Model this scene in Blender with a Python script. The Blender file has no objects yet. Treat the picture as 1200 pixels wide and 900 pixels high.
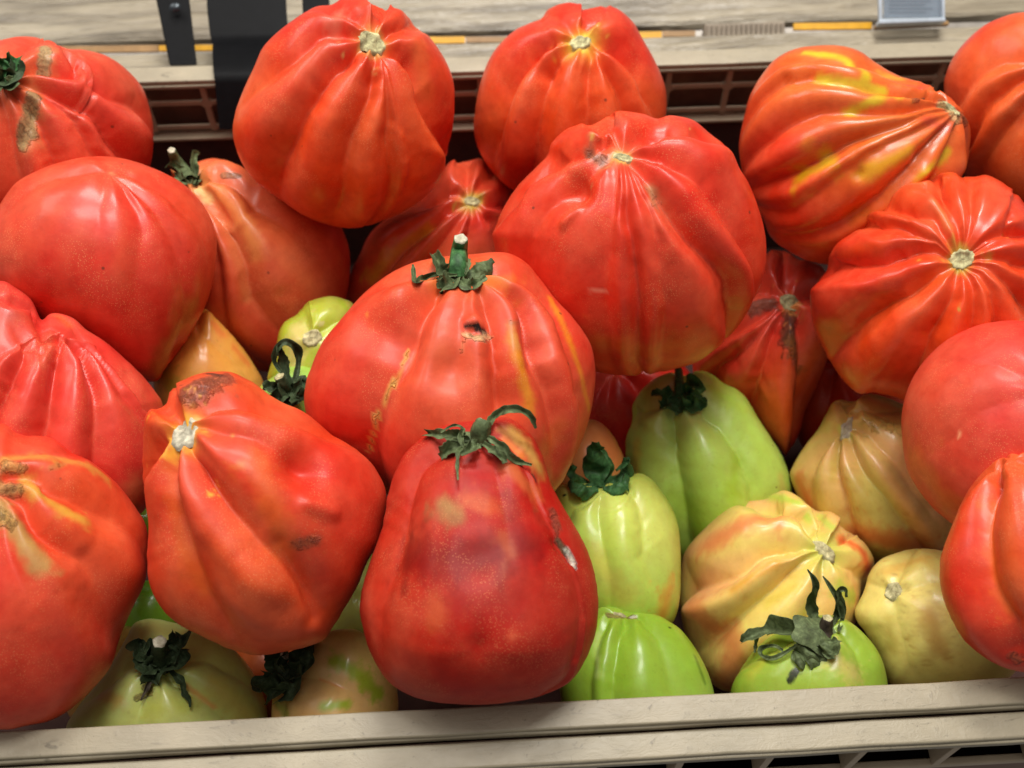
import bpy, math, random
import numpy as np
from mathutils import Vector, Matrix

random.seed(7)
rng = np.random.default_rng(7)
scene = bpy.context.scene

# ------------------------------------------------------------------ camera
F = 1287.0                      # focal length in pixels of a 1200 px wide frame
def _n(v):
    v = np.array(v, float); return v / np.linalg.norm(v)
_edge_f = np.array([0, -375 / F * .36, -.36])
_edge_b = np.array([0, 368 / F * .526, -.526])
CX = _n((28, 1.2, -1))                                   # along the crate's rim, camera axes
CY = _edge_b - _edge_f; CY -= CX * CY.dot(CX); CY = _n(CY)   # across the crate
CZ = np.cross(CX, CY)
TILT = math.radians(18)                                  # the crate leans towards the shopper
WX = CX
WY = _n(CY * math.cos(TILT) - CZ * math.sin(TILT))
WZ = np.cross(WX, WY)
RW = np.array([WX, WY, WZ])                              # camera axes -> world axes
CAM = np.array([0.0, -0.36, 1.30])
def c2w(p): return RW @ np.asarray(p, float) + CAM
def c2w_many(P): return P @ RW.T + CAM

cam_d = bpy.data.cameras.new('camera')
cam = bpy.data.objects.new('camera', cam_d)
scene.collection.objects.link(cam)
cam.matrix_world = Matrix([list(RW[0]) + [CAM[0]], list(RW[1]) + [CAM[1]], list(RW[2]) + [CAM[2]], [0, 0, 0, 1]])
cam_d.sensor_width = 36; cam_d.lens = 36 * F / 1200
cam_d.clip_start = .01; cam_d.clip_end = 50
cam_d.dof.use_dof = True; cam_d.dof.focus_distance = .385; cam_d.dof.aperture_fstop = 11
scene.camera = cam

# ------------------------------------------------------------------ light
world = bpy.data.worlds.new('World'); scene.world = world; world.use_nodes = True
bg = world.node_tree.nodes['Background']
bg.inputs[0].default_value = (1.0, .96, .92, 1); bg.inputs[1].default_value = .20
TARGET = c2w((0, .0, -.43))
def area(name, d, dist, sx, sy, power, col):
    l = bpy.data.lights.new(name, 'AREA'); l.shape = 'RECTANGLE'; l.size = sx; l.size_y = sy
    l.energy = power; l.color = col
    o = bpy.data.objects.new(name, l); scene.collection.objects.link(o)
    p = TARGET + (RW @ _n(d)) * dist
    o.location = p
    o.rotation_euler = (Vector(TARGET) - Vector(p)).to_track_quat('-Z', 'Y').to_euler()
    return o
area('ceiling_lamp', (.06, .68, .73), 1.6, .6, .35, 16, (1, .975, .93))
area('back_ceiling_lamp', (.05, .91, .40), 1.6, .6, .3, 20, (1, .975, .93))
area('side_ceiling_lamp', (-.60, .70, .40), 1.5, .9, .5, 8.5, (1, .97, .93))
area('front_fill_lamp', (-.06, .44, .90), 1.9, 1.5, .8, 5, (1, .975, .93))  # soft fill added to lift the gaps and the faces towards the camera
scene.view_settings.view_transform = 'Standard'; scene.view_settings.look = 'None'
scene.view_settings.exposure = -0.06; scene.view_settings.gamma = 1
scene.render.engine = 'CYCLES'
scene.cycles.max_bounces = 8; scene.cycles.use_denoising = True

# ------------------------------------------------------------------ helpers
def tag(o, label=None, cat=None, group=None, kind=None):
    if label: o['label'] = label
    if cat: o['category'] = cat
    if group: o['group'] = group
    if kind: o['kind'] = kind
    return o
def srgb(r, g, b):
    def f(c):
        c /= 255
        return c / 12.92 if c <= .04045 else ((c + .055) / 1.055) ** 2.4
    return np.array([f(r), f(g), f(b)])
def ray(px, py):
    return np.array([(px - 600) / F, (450 - py) / F, -1.0])
def W(px, py, depth): return c2w(ray(px, py) * depth)
def smooth(a, b, x):
    t = np.clip((x - a) / (b - a), 0, 1); return t * t * (3 - 2 * t)
def crom(P, n, closed=False):
    P = np.array(P, float)
    if len(P) == 1: return P
    if closed: Q = np.vstack([P[-1], P, P[:2]])
    else: Q = np.vstack([2 * P[0] - P[1], P, 2 * P[-1] - P[-2]])
    out = []; segs = len(Q) - 3; m = max(2, int(math.ceil(n / segs)))
    for i in range(segs):
        t = np.linspace(0, 1, m, endpoint=False)[:, None]
        a, b, c, d = Q[i:i + 4]
        out.append(.5 * (2 * b + (c - a) * t + (2 * a - 5 * b + 4 * c - d) * t ** 2 + (3 * b - a - 3 * c + d) * t ** 3))
    if not closed: out.append(Q[-2][None])
    return np.vstack(out)
class Lump:
    """smooth random function of position"""
    def __init__(s, freq, seed, n=10):
        r = np.random.default_rng(seed)
        k = r.normal(size=(n, 3)); k /= np.linalg.norm(k, axis=1)[:, None]
        s.k = k * freq * r.uniform(.6, 1.5, (n, 1)); s.p = r.uniform(0, 6.28, n); s.n = n
    def __call__(s, P): return np.sin(P @ s.k.T + s.p).sum(1) / math.sqrt(s.n) * 1.1
def mesh_obj(name, V, faces, mat, parent=None, smooth_sh=True, loc=None):
    me = bpy.data.meshes.new(name)
    V = np.asarray(V, float)
    org = np.array(loc) if loc is not None else np.zeros(3)
    me.from_pydata([tuple(v) for v in V - org], [], [tuple(f) for f in faces])
    me.materials.append(mat)
    if smooth_sh: me.polygons.foreach_set('use_smooth', [True] * len(me.polygons))
    me.update()
    o = bpy.data.objects.new(name, me); scene.collection.objects.link(o)
    o.location = org
    if parent is not None:
        o.parent = parent
        o.matrix_parent_inverse = Matrix.Identity(4)
        o.location = Vector(org) - parent_world(parent)
    return o
def parent_world(p):
    v = Vector((0, 0, 0))
    while p is not None:
        v += p.location; p = p.parent
    return v

# ------------------------------------------------------------------ materials
def new_mat(name):
    m = bpy.data.materials.new(name); m.use_nodes = True
    nt = m.node_tree; b = nt.nodes['Principled BSDF']
    return m, nt, b
def N(nt, t, **kw):
    n = nt.nodes.new(t)
    for k, v in kw.items():
        if k.startswith('i_'): n.inputs[k[2:].replace('_', ' ')].default_value = v
        else: setattr(n, k, v)
    return n
def noise(nt, scale, detail=3, rough=.5, vec=None, dist=0):
    n = nt.nodes.new('ShaderNodeTexNoise'); n.inputs['Scale'].default_value = scale
    n.inputs['Detail'].default_value = detail; n.inputs['Roughness'].default_value = rough
    n.inputs['Distortion'].default_value = dist
    if vec is not None: nt.links.new(vec, n.inputs['Vector'])
    return n
def ramp(nt, src, stops):
    r = nt.nodes.new('ShaderNodeValToRGB'); e = r.color_ramp.elements
    while len(e) < len(stops): e.new(.5)
    for el, (p, c) in zip(e, stops):
        el.position = p; el.color = (c, c, c, 1) if isinstance(c, (int, float)) else (*c, 1)
    nt.links.new(src, r.inputs[0]); return r
def math_n(nt, op, a, b=None, c=None):
    m = nt.nodes.new('ShaderNodeMath'); m.operation = op
    for i, v in enumerate((a, b, c)):
        if v is None: continue
        if isinstance(v, (int, float)): m.inputs[i].default_value = v
        else: nt.links.new(v, m.inputs[i])
    return m.outputs[0]
def mixc(nt, fac, a, b, mode='MIX'):
    m = nt.nodes.new('ShaderNodeMix'); m.data_type = 'RGBA'; m.blend_type = mode
    for i, v in ((0, fac), (6, a), (7, b)):
        if isinstance(v, (int, float)): m.inputs[i].default_value = v
        elif isinstance(v, (tuple, list, np.ndarray)): m.inputs[i].default_value = (*v[:3], 1)
        else: nt.links.new(v, m.inputs[i])
    return m.outputs[2]

def skin_mat(name, rough, coat, flecks, sss, mott=.7, spec=.26):
    m, nt, b = new_mat(name)
    L = nt.links
    tc = nt.nodes.new('ShaderNodeTexCoord'); vec = tc.outputs['Object']
    at = N(nt, 'ShaderNodeAttribute', attribute_name='col')
    base = at.outputs['Color']; scar = at.outputs['Alpha']
    n1 = noise(nt, 55, 4, .55, vec)
    f1 = ramp(nt, n1.outputs[0], [(.35, .0), (.72, 1.0)])
    hsv = nt.nodes.new('ShaderNodeHueSaturation'); hsv.inputs['Hue'].default_value = .513
    hsv.inputs['Saturation'].default_value = .93; hsv.inputs['Value'].default_value = 1.12
    L.new(base, hsv.inputs['Color'])
    c = mixc(nt, math_n(nt, 'MULTIPLY', f1.outputs[0], .45), base, hsv.outputs[0])
    n5 = noise(nt, 190, 4, .6, vec)
    f5 = ramp(nt, n5.outputs[0], [(.32, (.86, .80, .76)), (.50, (1, 1, 1)), (.70, (1.10, 1.22, 1.18))])
    c = mixc(nt, mott, c, f5.outputs[0], 'MULTIPLY')
    # tiny pale flecks under the skin
    vo = nt.nodes.new('ShaderNodeTexVoronoi'); vo.inputs['Scale'].default_value = 1500; L.new(vec, vo.inputs['Vector'])
    n2 = noise(nt, 70, 2, .5, vec)
    fm = ramp(nt, n2.outputs[0], [(.45, 0.0), (.65, 1.0)])
    fd = ramp(nt, vo.outputs['Distance'], [(.10, 1.0), (.34, 0.0)])
    ff = math_n(nt, 'MULTIPLY', math_n(nt, 'MULTIPLY', fm.outputs[0], fd.outputs[0]), flecks)
    c = mixc(nt, ff, c, (.80, .30, .12))
    # fine darker freckles
    n3 = noise(nt, 420, 3, .6, vec)
    f3 = ramp(nt, n3.outputs[0], [(.60, 0.0), (.80, .30)])
    c = mixc(nt, f3.outputs[0], c, mixc(nt, 1.0, c, (.62, .45, .35), 'MULTIPLY'))
    # rare tiny dark specks
    vs = nt.nodes.new('ShaderNodeTexVoronoi'); vs.inputs['Scale'].default_value = 75; L.new(vec, vs.inputs['Vector'])
    sd = ramp(nt, vs.outputs['Distance'], [(.035, 1.0), (.06, 0.0)])
    sepc = nt.nodes.new('ShaderNodeSeparateColor'); L.new(vs.outputs['Color'], sepc.inputs[0])
    pick = math_n(nt, 'GREATER_THAN', sepc.outputs[0], .82)
    c = mixc(nt, math_n(nt, 'MULTIPLY', math_n(nt, 'MULTIPLY', sd.outputs[0], pick), .7), c, (.10, .03, .015))
    # corky scars
    ns = noise(nt, 330, 5, .7, vec, 1.0)
    sm = ramp(nt, math_n(nt, 'ADD', scar, math_n(nt, 'MULTIPLY', math_n(nt, 'SUBTRACT', ns.outputs[0], .5), .9)), [(.34, 0.0), (.52, 1.0)])
    var = ramp(nt, ns.outputs[0], [(.30, (.30, .22, .16)), (.48, (.85, .80, .72)), (.66, (1.3, 1.22, 1.1))])
    cs = mixc(nt, 1.0, c, var.outputs[0], 'MULTIPLY')
    smf = math_n(nt, 'MULTIPLY', sm.outputs[0], ramp(nt, scar, [(.02, 0.0), (.15, 1.0)]).outputs[0])
    c = mixc(nt, smf, c, cs)
    L.new(c, b.inputs['Base Color'])
    r0 = math_n(nt, 'ADD', math_n(nt, 'MULTIPLY', n2.outputs[0], .16), rough - .08)
    r1 = math_n(nt, 'ADD', r0, math_n(nt, 'MULTIPLY', smf, .30))
    L.new(r1, b.inputs['Roughness'])
    b.inputs['Specular IOR Level'].default_value = spec
    b.inputs['Coat Weight'].default_value = coat; b.inputs['Coat Roughness'].default_value = .19
    b.inputs['Subsurface Weight'].default_value = sss
    b.inputs['Subsurface Radius'].default_value = (1.0, .35, .12)
    b.inputs['Subsurface Scale'].default_value = .0018
    # fine relief
    nb = noise(nt, 900, 3, .6, vec); nb2 = noise(nt, 110, 3, .5, vec)
    h = math_n(nt, 'ADD', math_n(nt, 'MULTIPLY', nb.outputs[0], .06), math_n(nt, 'MULTIPLY', nb2.outputs[0], .50))
    h = math_n(nt, 'ADD', h, math_n(nt, 'MULTIPLY', math_n(nt, 'MULTIPLY', ns.outputs[0], smf), 2.6))
    bp = nt.nodes.new('ShaderNodeBump'); bp.inputs['Distance'].default_value = .0006; bp.inputs['Strength'].default_value = .8
    L.new(h, bp.inputs['Height']); L.new(bp.outputs[0], b.inputs['Normal'])
    return m
M = {}
M['red'] = skin_mat('red_skin', .42, .2, .7, .12)
M['shiny'] = skin_mat('glossy_skin', .33, .35, .3, .12)
M['matte'] = skin_mat('dusty_skin', .48, .08, .5, .12)
M['dull'] = skin_mat('dull_bruised_skin', .50, .03, .4, .12, .8, .13)
M['green'] = skin_mat('green_skin', .36, .28, .12, .25, .38)

def leaf_mat(name, a, bcol, rough=.62):
    m, nt, b = new_mat(name)
    tc = nt.nodes.new('ShaderNodeTexCoord'); vec = tc.outputs['Object']
    n1 = noise(nt, 260, 5, .65, vec, .6)
    c = ramp(nt, n1.outputs[0], [(.28, tuple(a)), (.52, tuple(bcol)), (.78, tuple(np.minimum(bcol * 2.1 + .02, 1)))])
    nt.links.new(c.outputs[0], b.inputs['Base Color'])
    b.inputs['Roughness'].default_value = rough; b.inputs['Specular IOR Level'].default_value = .22
    bp = nt.nodes.new('ShaderNodeBump'); bp.inputs['Distance'].default_value = .0004
    nt.links.new(noise(nt, 380, 3, .55, vec, .6).outputs[0], bp.inputs['Height']); nt.links.new(bp.outputs[0], b.inputs['Normal'])
    return m
M['calyx'] = leaf_mat('dried_calyx', np.array([.024, .030, .012]), np.array([.095, .125, .052]))
M['calyx_dark'] = leaf_mat('wilted_calyx', np.array([.010, .015, .007]), np.array([.040, .062, .026]), .6)
M['calyx_green'] = leaf_mat('fresh_calyx', np.array([.012, .035, .012]), np.array([.045, .13, .040]), .5)
M['cork'] = leaf_mat('corky_stem_end', np.array([.09, .06, .03]), np.array([.46, .42, .22]), .8)
M['cut'] = leaf_mat('cut_stem_end', np.array([.22, .18, .11]), np.array([.50, .46, .34]), .8)
M['scar_grey'] = leaf_mat('grey_stem_end', np.array([.12, .09, .06]), np.array([.44, .40, .30]), .85)
M['brown'] = leaf_mat('brown_stem', np.array([.015, .010, .007]), np.array([.06, .045, .03]), .7)
# ------------------------------------------------------------------ crate, shelf and what stands behind
def K(x, y, z): return c2w(_edge_f + CX * x + CY * y + CZ * z)
def hit(px, py, axis, val):
    """crate coordinates where the sight line through a pixel meets a plane of the crate"""
    r = ray(px, py); n = (CX, CY, CZ)[axis]; t = (val + _edge_f @ n) / (r @ n); q = r * t - _edge_f
    return np.array([q @ CX, q @ CY, q @ CZ])
def empty(name, p):
    o = bpy.data.objects.new(name, None); scene.collection.objects.link(o); o.location = p; return o
BOXF = [(0, 3, 2, 1), (4, 5, 6, 7), (0, 1, 5, 4), (1, 2, 6, 5), (2, 3, 7, 6), (3, 0, 4, 7)]
def kbox(name, x0, x1, y0, y1, z0, z1, mat, parent, bevel=.0006, xs=1, wob=0, seed=0):
    R = random.Random(seed); V = []; Fc = []
    for i in range(xs + 1):
        x = x0 + (x1 - x0) * i / xs; d = [R.uniform(-wob, wob) for _ in range(2)]
        V += [K(x, y0 + d[0], z0), K(x, y1 + d[0], z0), K(x, y1 + d[0], z1 + d[1]), K(x, y0 + d[0], z1 + d[1])]
    for i in range(xs):
        a, b = i * 4, i * 4 + 4
        for k in range(4): Fc.append((a + k, a + (k + 1) % 4, b + (k + 1) % 4, b + k))
    Fc += [(3, 2, 1, 0), (xs * 4, xs * 4 + 1, xs * 4 + 2, xs * 4 + 3)]
    o = mesh_obj(name, V, Fc, mat, parent, smooth_sh=True, loc=K((x0 + x1) / 2, (y0 + y1) / 2, (z0 + z1) / 2))
    if bevel:
        md = o.modifiers.new('bevel', 'BEVEL'); md.width = bevel; md.segments = 2; md.limit_method = 'ANGLE'; md.angle_limit = .7
    md = o.modifiers.new('wn', 'WEIGHTED_NORMAL'); md.keep_sharp = True
    return o

def plastic_mat(name, c, rough=.45, scuff=.5, yellow=0):
    m, nt, b = new_mat(name); L = nt.links
    vec = nt.nodes.new('ShaderNodeTexCoord').outputs['Object']
    base = srgb(*c)
    mp = nt.nodes.new('ShaderNodeMapping'); mp.inputs['Scale'].default_value = (1, 1.6, 1); L.new(vec, mp.inputs[0])
    n1 = noise(nt, 34, 4, .6, mp.outputs[0]); n2 = noise(nt, 420, 4, .7, vec, .4); n3 = noise(nt, 120, 5, .7, mp.outputs[0], 2.0)
    c1 = ramp(nt, n1.outputs[0], [(.3, tuple(base * .84)), (.7, tuple(np.minimum(base * 1.12, 1)))])
    f2 = ramp(nt, n3.outputs[0], [(.60, 0.0), (.72, scuff)])
    cc = mixc(nt, f2.outputs[0], c1.outputs[0], tuple(base * .52))
    f3 = ramp(nt, n2.outputs[0], [(.66, 0.0), (.74, scuff)])
    cc = mixc(nt, f3.outputs[0], cc, tuple(base * .35))
    # hair-fine scratches
    mp2 = nt.nodes.new('ShaderNodeMapping'); mp2.inputs['Scale'].default_value = (90, 900, 400); mp2.inputs['Rotation'].default_value = (0, 0, .35); L.new(vec, mp2.inputs[0])
    n4 = noise(nt, 1, 3, .6, mp2.outputs[0], .6)
    f4 = ramp(nt, n4.outputs[0], [(.66, 0.0), (.71, .35 * scuff)])
    cc = mixc(nt, f4.outputs[0], cc, tuple(base * .4))
    L.new(cc, b.inputs['Base Color']); b.inputs['Roughness'].default_value = rough
    bp = nt.nodes.new('ShaderNodeBump'); bp.inputs['Distance'].default_value = .0004; bp.inputs['Strength'].default_value = .6
    h = math_n(nt, 'ADD', math_n(nt, 'MULTIPLY', n4.outputs[0], .35), math_n(nt, 'MULTIPLY', n3.outputs[0], 1.0))
    L.new(h, bp.inputs['Height']); L.new(bp.outputs[0], b.inputs['Normal'])
    return m
def wood_mat(name, c, dark):
    m, nt, b = new_mat(name); L = nt.links
    vec = nt.nodes.new('ShaderNodeTexCoord').outputs['Object']
    mp = nt.nodes.new('ShaderNodeMapping'); mp.inputs['Scale'].default_value = (7, 62, 62); L.new(vec, mp.inputs[0])
    n1 = noise(nt, 1.0, 4, .55, mp.outputs[0], 1.2); n2 = noise(nt, 3.5, 4, .6, mp.outputs[0], .8)
    h = math_n(nt, 'ADD', n1.outputs[0], math_n(nt, 'MULTIPLY', n2.outputs[0], .4))
    cr = ramp(nt, h, [(.45, tuple(srgb(*dark))), (.75, tuple(srgb(*c))), (.95, tuple(np.minimum(srgb(*c) * 1.3, 1)))])
    L.new(cr.outputs[0], b.inputs['Base Color']); b.inputs['Roughness'].default_value = .38
    b.inputs['Coat Weight'].default_value = .3; b.inputs['Coat Roughness'].default_value = .3
    bp = nt.nodes.new('ShaderNodeBump'); bp.inputs['Distance'].default_value = .006; bp.inputs['Strength'].default_value = .9
    L.new(h, bp.inputs['Height']); L.new(bp.outputs[0], b.inputs['Normal'])
    return m
def plain_mat(name, c, rough=.5, metal=0, bump=0, bs=200):
    m, nt, b = new_mat(name); L = nt.links
    vec = nt.nodes.new('ShaderNodeTexCoord').outputs['Object']; base = srgb(*c)
    n1 = noise(nt, bs * .4, 4, .6, vec)
    cr = ramp(nt, n1.outputs[0], [(.3, tuple(base * .75)), (.7, tuple(np.minimum(base * 1.25, 1)))])
    L.new(cr.outputs[0], b.inputs['Base Color']); b.inputs['Roughness'].default_value = rough; b.inputs['Metallic'].default_value = metal
    if bump:
        bp = nt.nodes.new('ShaderNodeBump'); bp.inputs['Distance'].default_value = bump
        L.new(noise(nt, bs, 4, .6, vec).outputs[0], bp.inputs['Height']); L.new(bp.outputs[0], b.inputs['Normal'])
    return m
P_RIM = plastic_mat('beige_crate_plastic', (158, 147, 124), .45, .9)
P_BACK = plastic_mat('beige_grid_plastic', (176, 158, 132), .5, .3)
P_IN = plastic_mat('inner_crate_plastic', (120, 92, 76), .6, .3)
P_DARK = plain_mat('shade_brown', (70, 44, 38), .95)  # shade inside the crate and in the gaps, put into the colour
P_SLOT = plain_mat('crate_outer_skin', (118, 92, 76), .8)
WOODM = wood_mat('painted_wood', (152, 140, 118), (92, 81, 64))
BLACK = plain_mat('black_coated_metal', (8, 8, 10), .5, 0, .0001, 300)
BLACK.node_tree.nodes['Principled BSDF'].inputs['Specular IOR Level'].default_value = .1
YELLOW = plain_mat('yellow_price_strip', (222, 164, 36), .4)
ORANGE = plain_mat('orange_price_strip', (160, 124, 80), .4)
GREYP = plain_mat('grey_rail', (150, 142, 132), .4, .2)
BLOCK = plain_mat('ribbed_grey_block', (140, 126, 108), .6)

# --- the crate that holds the fruit
crate = empty('plastic_crate', K(0, .15, -.14))
tag(crate, 'beige plastic crate with slotted rim, heaped full of tomatoes', 'crate')
WI = .304; X0, X1 = -.30, .30
kbox('front_rim', X0, X1, -.0090, 0, -.0030, 0, P_RIM, crate, .0008, 26, .00022, 3)
kbox('front_rim_edge', X0, X1, -.0097, -.0078, -.0052, -.0016, P_RIM, crate, .0007, 26, .00025, 4)
kbox('front_wall', X0, X1, -.0045, -.0015, -.14, -.0045, P_IN, crate, 0)
kbox('back_rim', X0, X1, WI, WI + .0105, -.0038, 0, P_RIM, crate, .0007, 20, .0002, 5)
kbox('back_rim_lip', X0, X1, WI - .0008, WI + .0012, -.0046, -.0026, P_RIM, crate, .0004)
kbox('side_rim', X0 - .012, X0 - .0005, -.012, WI + .011, -.005, 0, P_RIM, crate)
kbox('side_rim', X1 + .0005, X1 + .012, -.012, WI + .011, -.005, 0, P_RIM, crate)
kbox('side_wall', X0 - .006, X0 - .003, -.001, WI, -.14, -.006, P_IN, crate, 0)
kbox('side_wall', X1 + .003, X1 + .006, -.001, WI, -.14, -.006, P_IN, crate, 0)
kbox('crate_floor', X0, X1, -.001, WI, -.143, -.14, P_DARK, crate, 0)
# slotted band under the back rim: bars one by one
yb = WI + .0006
zA = hit(600, 109, 1, yb)[2]; zB = hit(600, 137, 1, yb)[2]; zL = hit(600, 144, 1, yb)[2]
kbox('slot_bar', X0, X1, yb, yb + .0016, zA - .0015, zA + .0015, P_BACK, crate, .0006)
kbox('slot_bar', X0, X1, yb, yb + .0016, zB - .0015, zB + .0016, P_BACK, crate, .0006)
kbox('wall_ledge', X0, X1, yb - .003, yb + .003, zL - .0022, zL - .0002, P_BACK, crate, .0005)
kbox('back_wall', X0, X1, yb - .0012, yb + .0018, -.14, zL - .0025, P_DARK, crate, 0)
kbox('slot_backing', X0, X1, yb + .0105, yb + .012, -.06, -.006, P_SLOT, crate, 0)
post = None; boss = None
for px in (20, 92, 164, 237, 310, 383, 455, 563, 635, 708, 782, 852, 923, 1010, 1095, 1168):
    x = hit(px, 104, 1, yb)[0]
    def copy(o, name):
        c = o.copy(); scene.collection.objects.link(c); return c
    if post is None:
        post = kbox('slot_post', x - .0014, x + .0014, yb - .0004, yb + .0020, zB - .002, -.0035, P_BACK, crate, .0003); px0 = x
        a = .0036
        boss = mesh_obj('slot_boss', [K(x - a, yb - .0006, zA), K(x, yb - .0006, zA + a), K(x + a, yb - .0006, zA), K(x, yb - .0006, zA - a),
                                      K(x - a, yb + .002, zA), K(x, yb + .002, zA + a), K(x + a, yb + .002, zA), K(x, yb + .002, zA - a)],
                        [(3, 2, 1, 0), (0, 1, 5, 4), (1, 2, 6, 5), (2, 3, 7, 6), (3, 0, 4, 7)], P_BACK, crate, False, loc=K(x, yb, zA))
    else:
        off = Vector(K(x, 0, 0) - K(px0, 0, 0))
        for s in (post, boss): c = copy(s, s.name); c.location = s.location + off

# --- the empty crate under it, standing out in front
low = empty('plastic_crate', K(0, .13, -.16))
tag(low, 'lower beige crate whose slotted rim shows along the bottom edge of the photo', 'crate')
ZL = -.0034
kbox('front_rim', X0, X1, -.0190, -.0104, ZL - .003, ZL, P_RIM, low, .0010, 26, .0002, 8)
kbox('front_rim_edge', X0, X1, -.0198, -.0178, ZL - .0048, ZL - .0016, P_RIM, low, .0006, 26, .0002, 9)
kbox('rim_fillet', X0, X1, -.0106, -.0096, ZL - .010, ZL - .0018, P_IN, low, 0)
kbox('slot_bar', X0, X1, -.0192, -.0165, ZL - .034, ZL - .030, P_BACK, low, .0006)
kbox('slot_backing', X0, X1, -.0085, -.0070, ZL - .12, ZL - .007, P_DARK, low, 0)
kbox('crate_floor', X0, X1, -.018, .30, ZL - .15, ZL - .147, P_DARK, low, 0)
kbox('front_wall', X0, X1, -.0190, -.0165, ZL - .147, ZL - .034, P_IN, low, 0)
p1 = None
for px in (495, 597, 699, 802, 905, 1008, 1110, 1212):
    x = hit(px, 885, 1, -.0190)[0]
    if p1 is None: p1 = kbox('slot_post', x - .0013, x + .0013, -.0193, -.0100, ZL - .030, ZL - .0030, P_BACK, low, .0004); xx = x
    else:
        c = p1.copy(); scene.collection.objects.link(c); c.location = p1.location + Vector(K(x, 0, 0) - K(xx, 0, 0))

# --- shelf boards and price rail behind the crate
def slab(name, quad, depth, thick, mat, parent=None, tilt=0, bevel=.0006, nx=1):
    """board whose front face shows as the given quad (tl, tr, br, bl); lower edge nearer by tilt"""
    tl, tr, br, bl = quad
    fr = [W(*tl, depth + tilt), W(*tr, depth + tilt), W(*br, depth), W(*bl, depth)]
    nn = _n(np.cross(fr[1] - fr[0], fr[3] - fr[0])); nn = nn if nn @ (CAM - fr[0]) < 0 else -nn
    V = fr + [p + nn * thick for p in fr]; c = sum(fr) / 4
    o = mesh_obj(name, V, BOXF, mat, parent, smooth_sh=False, loc=c)
    if bevel:
        md = o.modifiers.new('bevel', 'BEVEL'); md.width = bevel; md.segments = 2
    return o
o = slab('shelf_board', [(-120, -55), (1330, -95), (1330, 14), (-120, 56)], .615, .014, WOODM, tilt=.03, bevel=.003)
tag(o, 'upper weathered greyish wooden board running along the top edge behind the crate', 'board')
o = slab('shelf_board', [(-120, 72), (1330, 24), (1330, 62), (-120, 100)], .560, .012, WOODM, tilt=.012, bevel=.0015)
tag(o, 'lower narrow greyish wooden board directly behind the crate rim', 'board')
rail = empty('price_rail', W(600, 55, .60))
tag(rail, 'grey price rail with yellow and orange strips between the two boards', 'price rail')
slab('rail_channel', [(-120, 62), (1330, 20), (1330, 52), (-120, 90)], .592, .006, GREYP, rail, .004)
slab('rail_shadow_gap', [(-120, 44), (1330, 2), (1330, 24), (-120, 66)], .640, .004, P_DARK, rail)  # dark sheet standing in for the shade under the upper board
for x0, x1, m, y0, y1 in ((70, 185, ORANGE, 54, 62), (186, 250, YELLOW, 53, 60), (500, 545, YELLOW, 43, 51), (546, 620, ORANGE, 43, 50), (735, 776, YELLOW, 37, 45), (777, 815, ORANGE, 36, 43), (930, 1022, YELLOW, 27, 35)):
    s = -.025 * (x1 - x0)
    slab('price_strip', [(x0, y0), (x1, y0 + s * .5), (x1, y1 + s * .5), (x0, y1)], .588, .002, m, rail, 0, .0002)
blk = empty('ribbed_block', W(873, 38, .585))
tag(blk, 'small grey block with vertical ribs set in the price rail', 'rail block')
slab('block_core', [(826, 28), (920, 25), (920, 46), (826, 49)], .586, .008, BLOCK, blk)
rb = None
for i in range(16):
    x = 829 + i * 5.8
    if rb is None: rb = slab('rib', [(x, 29), (x + 3.4, 29), (x + 3.4, 48), (x, 48)], .584, .002, BLOCK, blk, 0, .0003)
    else:
        c = rb.copy(); scene.collection.objects.link(c); c.location = rb.location + Vector(W(x, 38.5 - i * .17, .584) - W(829, 38.5, .584))
# clear card holder
gm, nt, b = new_mat('clear_card_sleeve'); b.inputs['Base Color'].default_value = (*srgb(150, 162, 174), 1)
b.inputs['Roughness'].default_value = .12; b.inputs['Alpha'].default_value = .28
CARD = plain_mat('pale_card', (128, 140, 152), .5); LINE = plain_mat('grey_print', (70, 80, 94), .6); GREYL = plain_mat('pale_clear_edge', (178, 188, 198), .2)
hold = empty('card_holder', W(1069, 10, .57))
tag(hold, 'clear plastic card holder clipped to the rail at the top right', 'card holder')
slab('card', [(1036, -40), (1104, -40), (1105, 20), (1036, 21)], .566, .0008, CARD, hold)
slab('sleeve', [(1031, -44), (1107, -44), (1108, 26), (1030, 28)], .562, .0012, gm, hold)
slab('sleeve_foot', [(1031, 22), (1108, 20), (1109, 25), (1030, 28)], .559, .006, GREYL, hold)
slab('sleeve_edge', [(1030, -44), (1033.5, -44), (1034, 27), (1030.5, 28)], .560, .003, GREYL, hold)
slab('sleeve_edge', [(1104, -44), (1107.5, -44), (1108, 25), (1105, 26)], .560, .003, GREYL, hold)
for i in range(5): slab('print_line', [(1042, -4 + i * 4.4), (1098 - (i * 7) % 16, -4 + i * 4.4), (1098 - (i * 7) % 16, -2.6 + i * 4.4), (1042, -2.6 + i * 4.4)], .5655, .0002, LINE, hold, 0, 0)
slab('holder_tab', [(1026, 28), (1112, 24), (1113, 29), (1026, 33)], .575, .004, ORANGE, hold)

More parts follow.
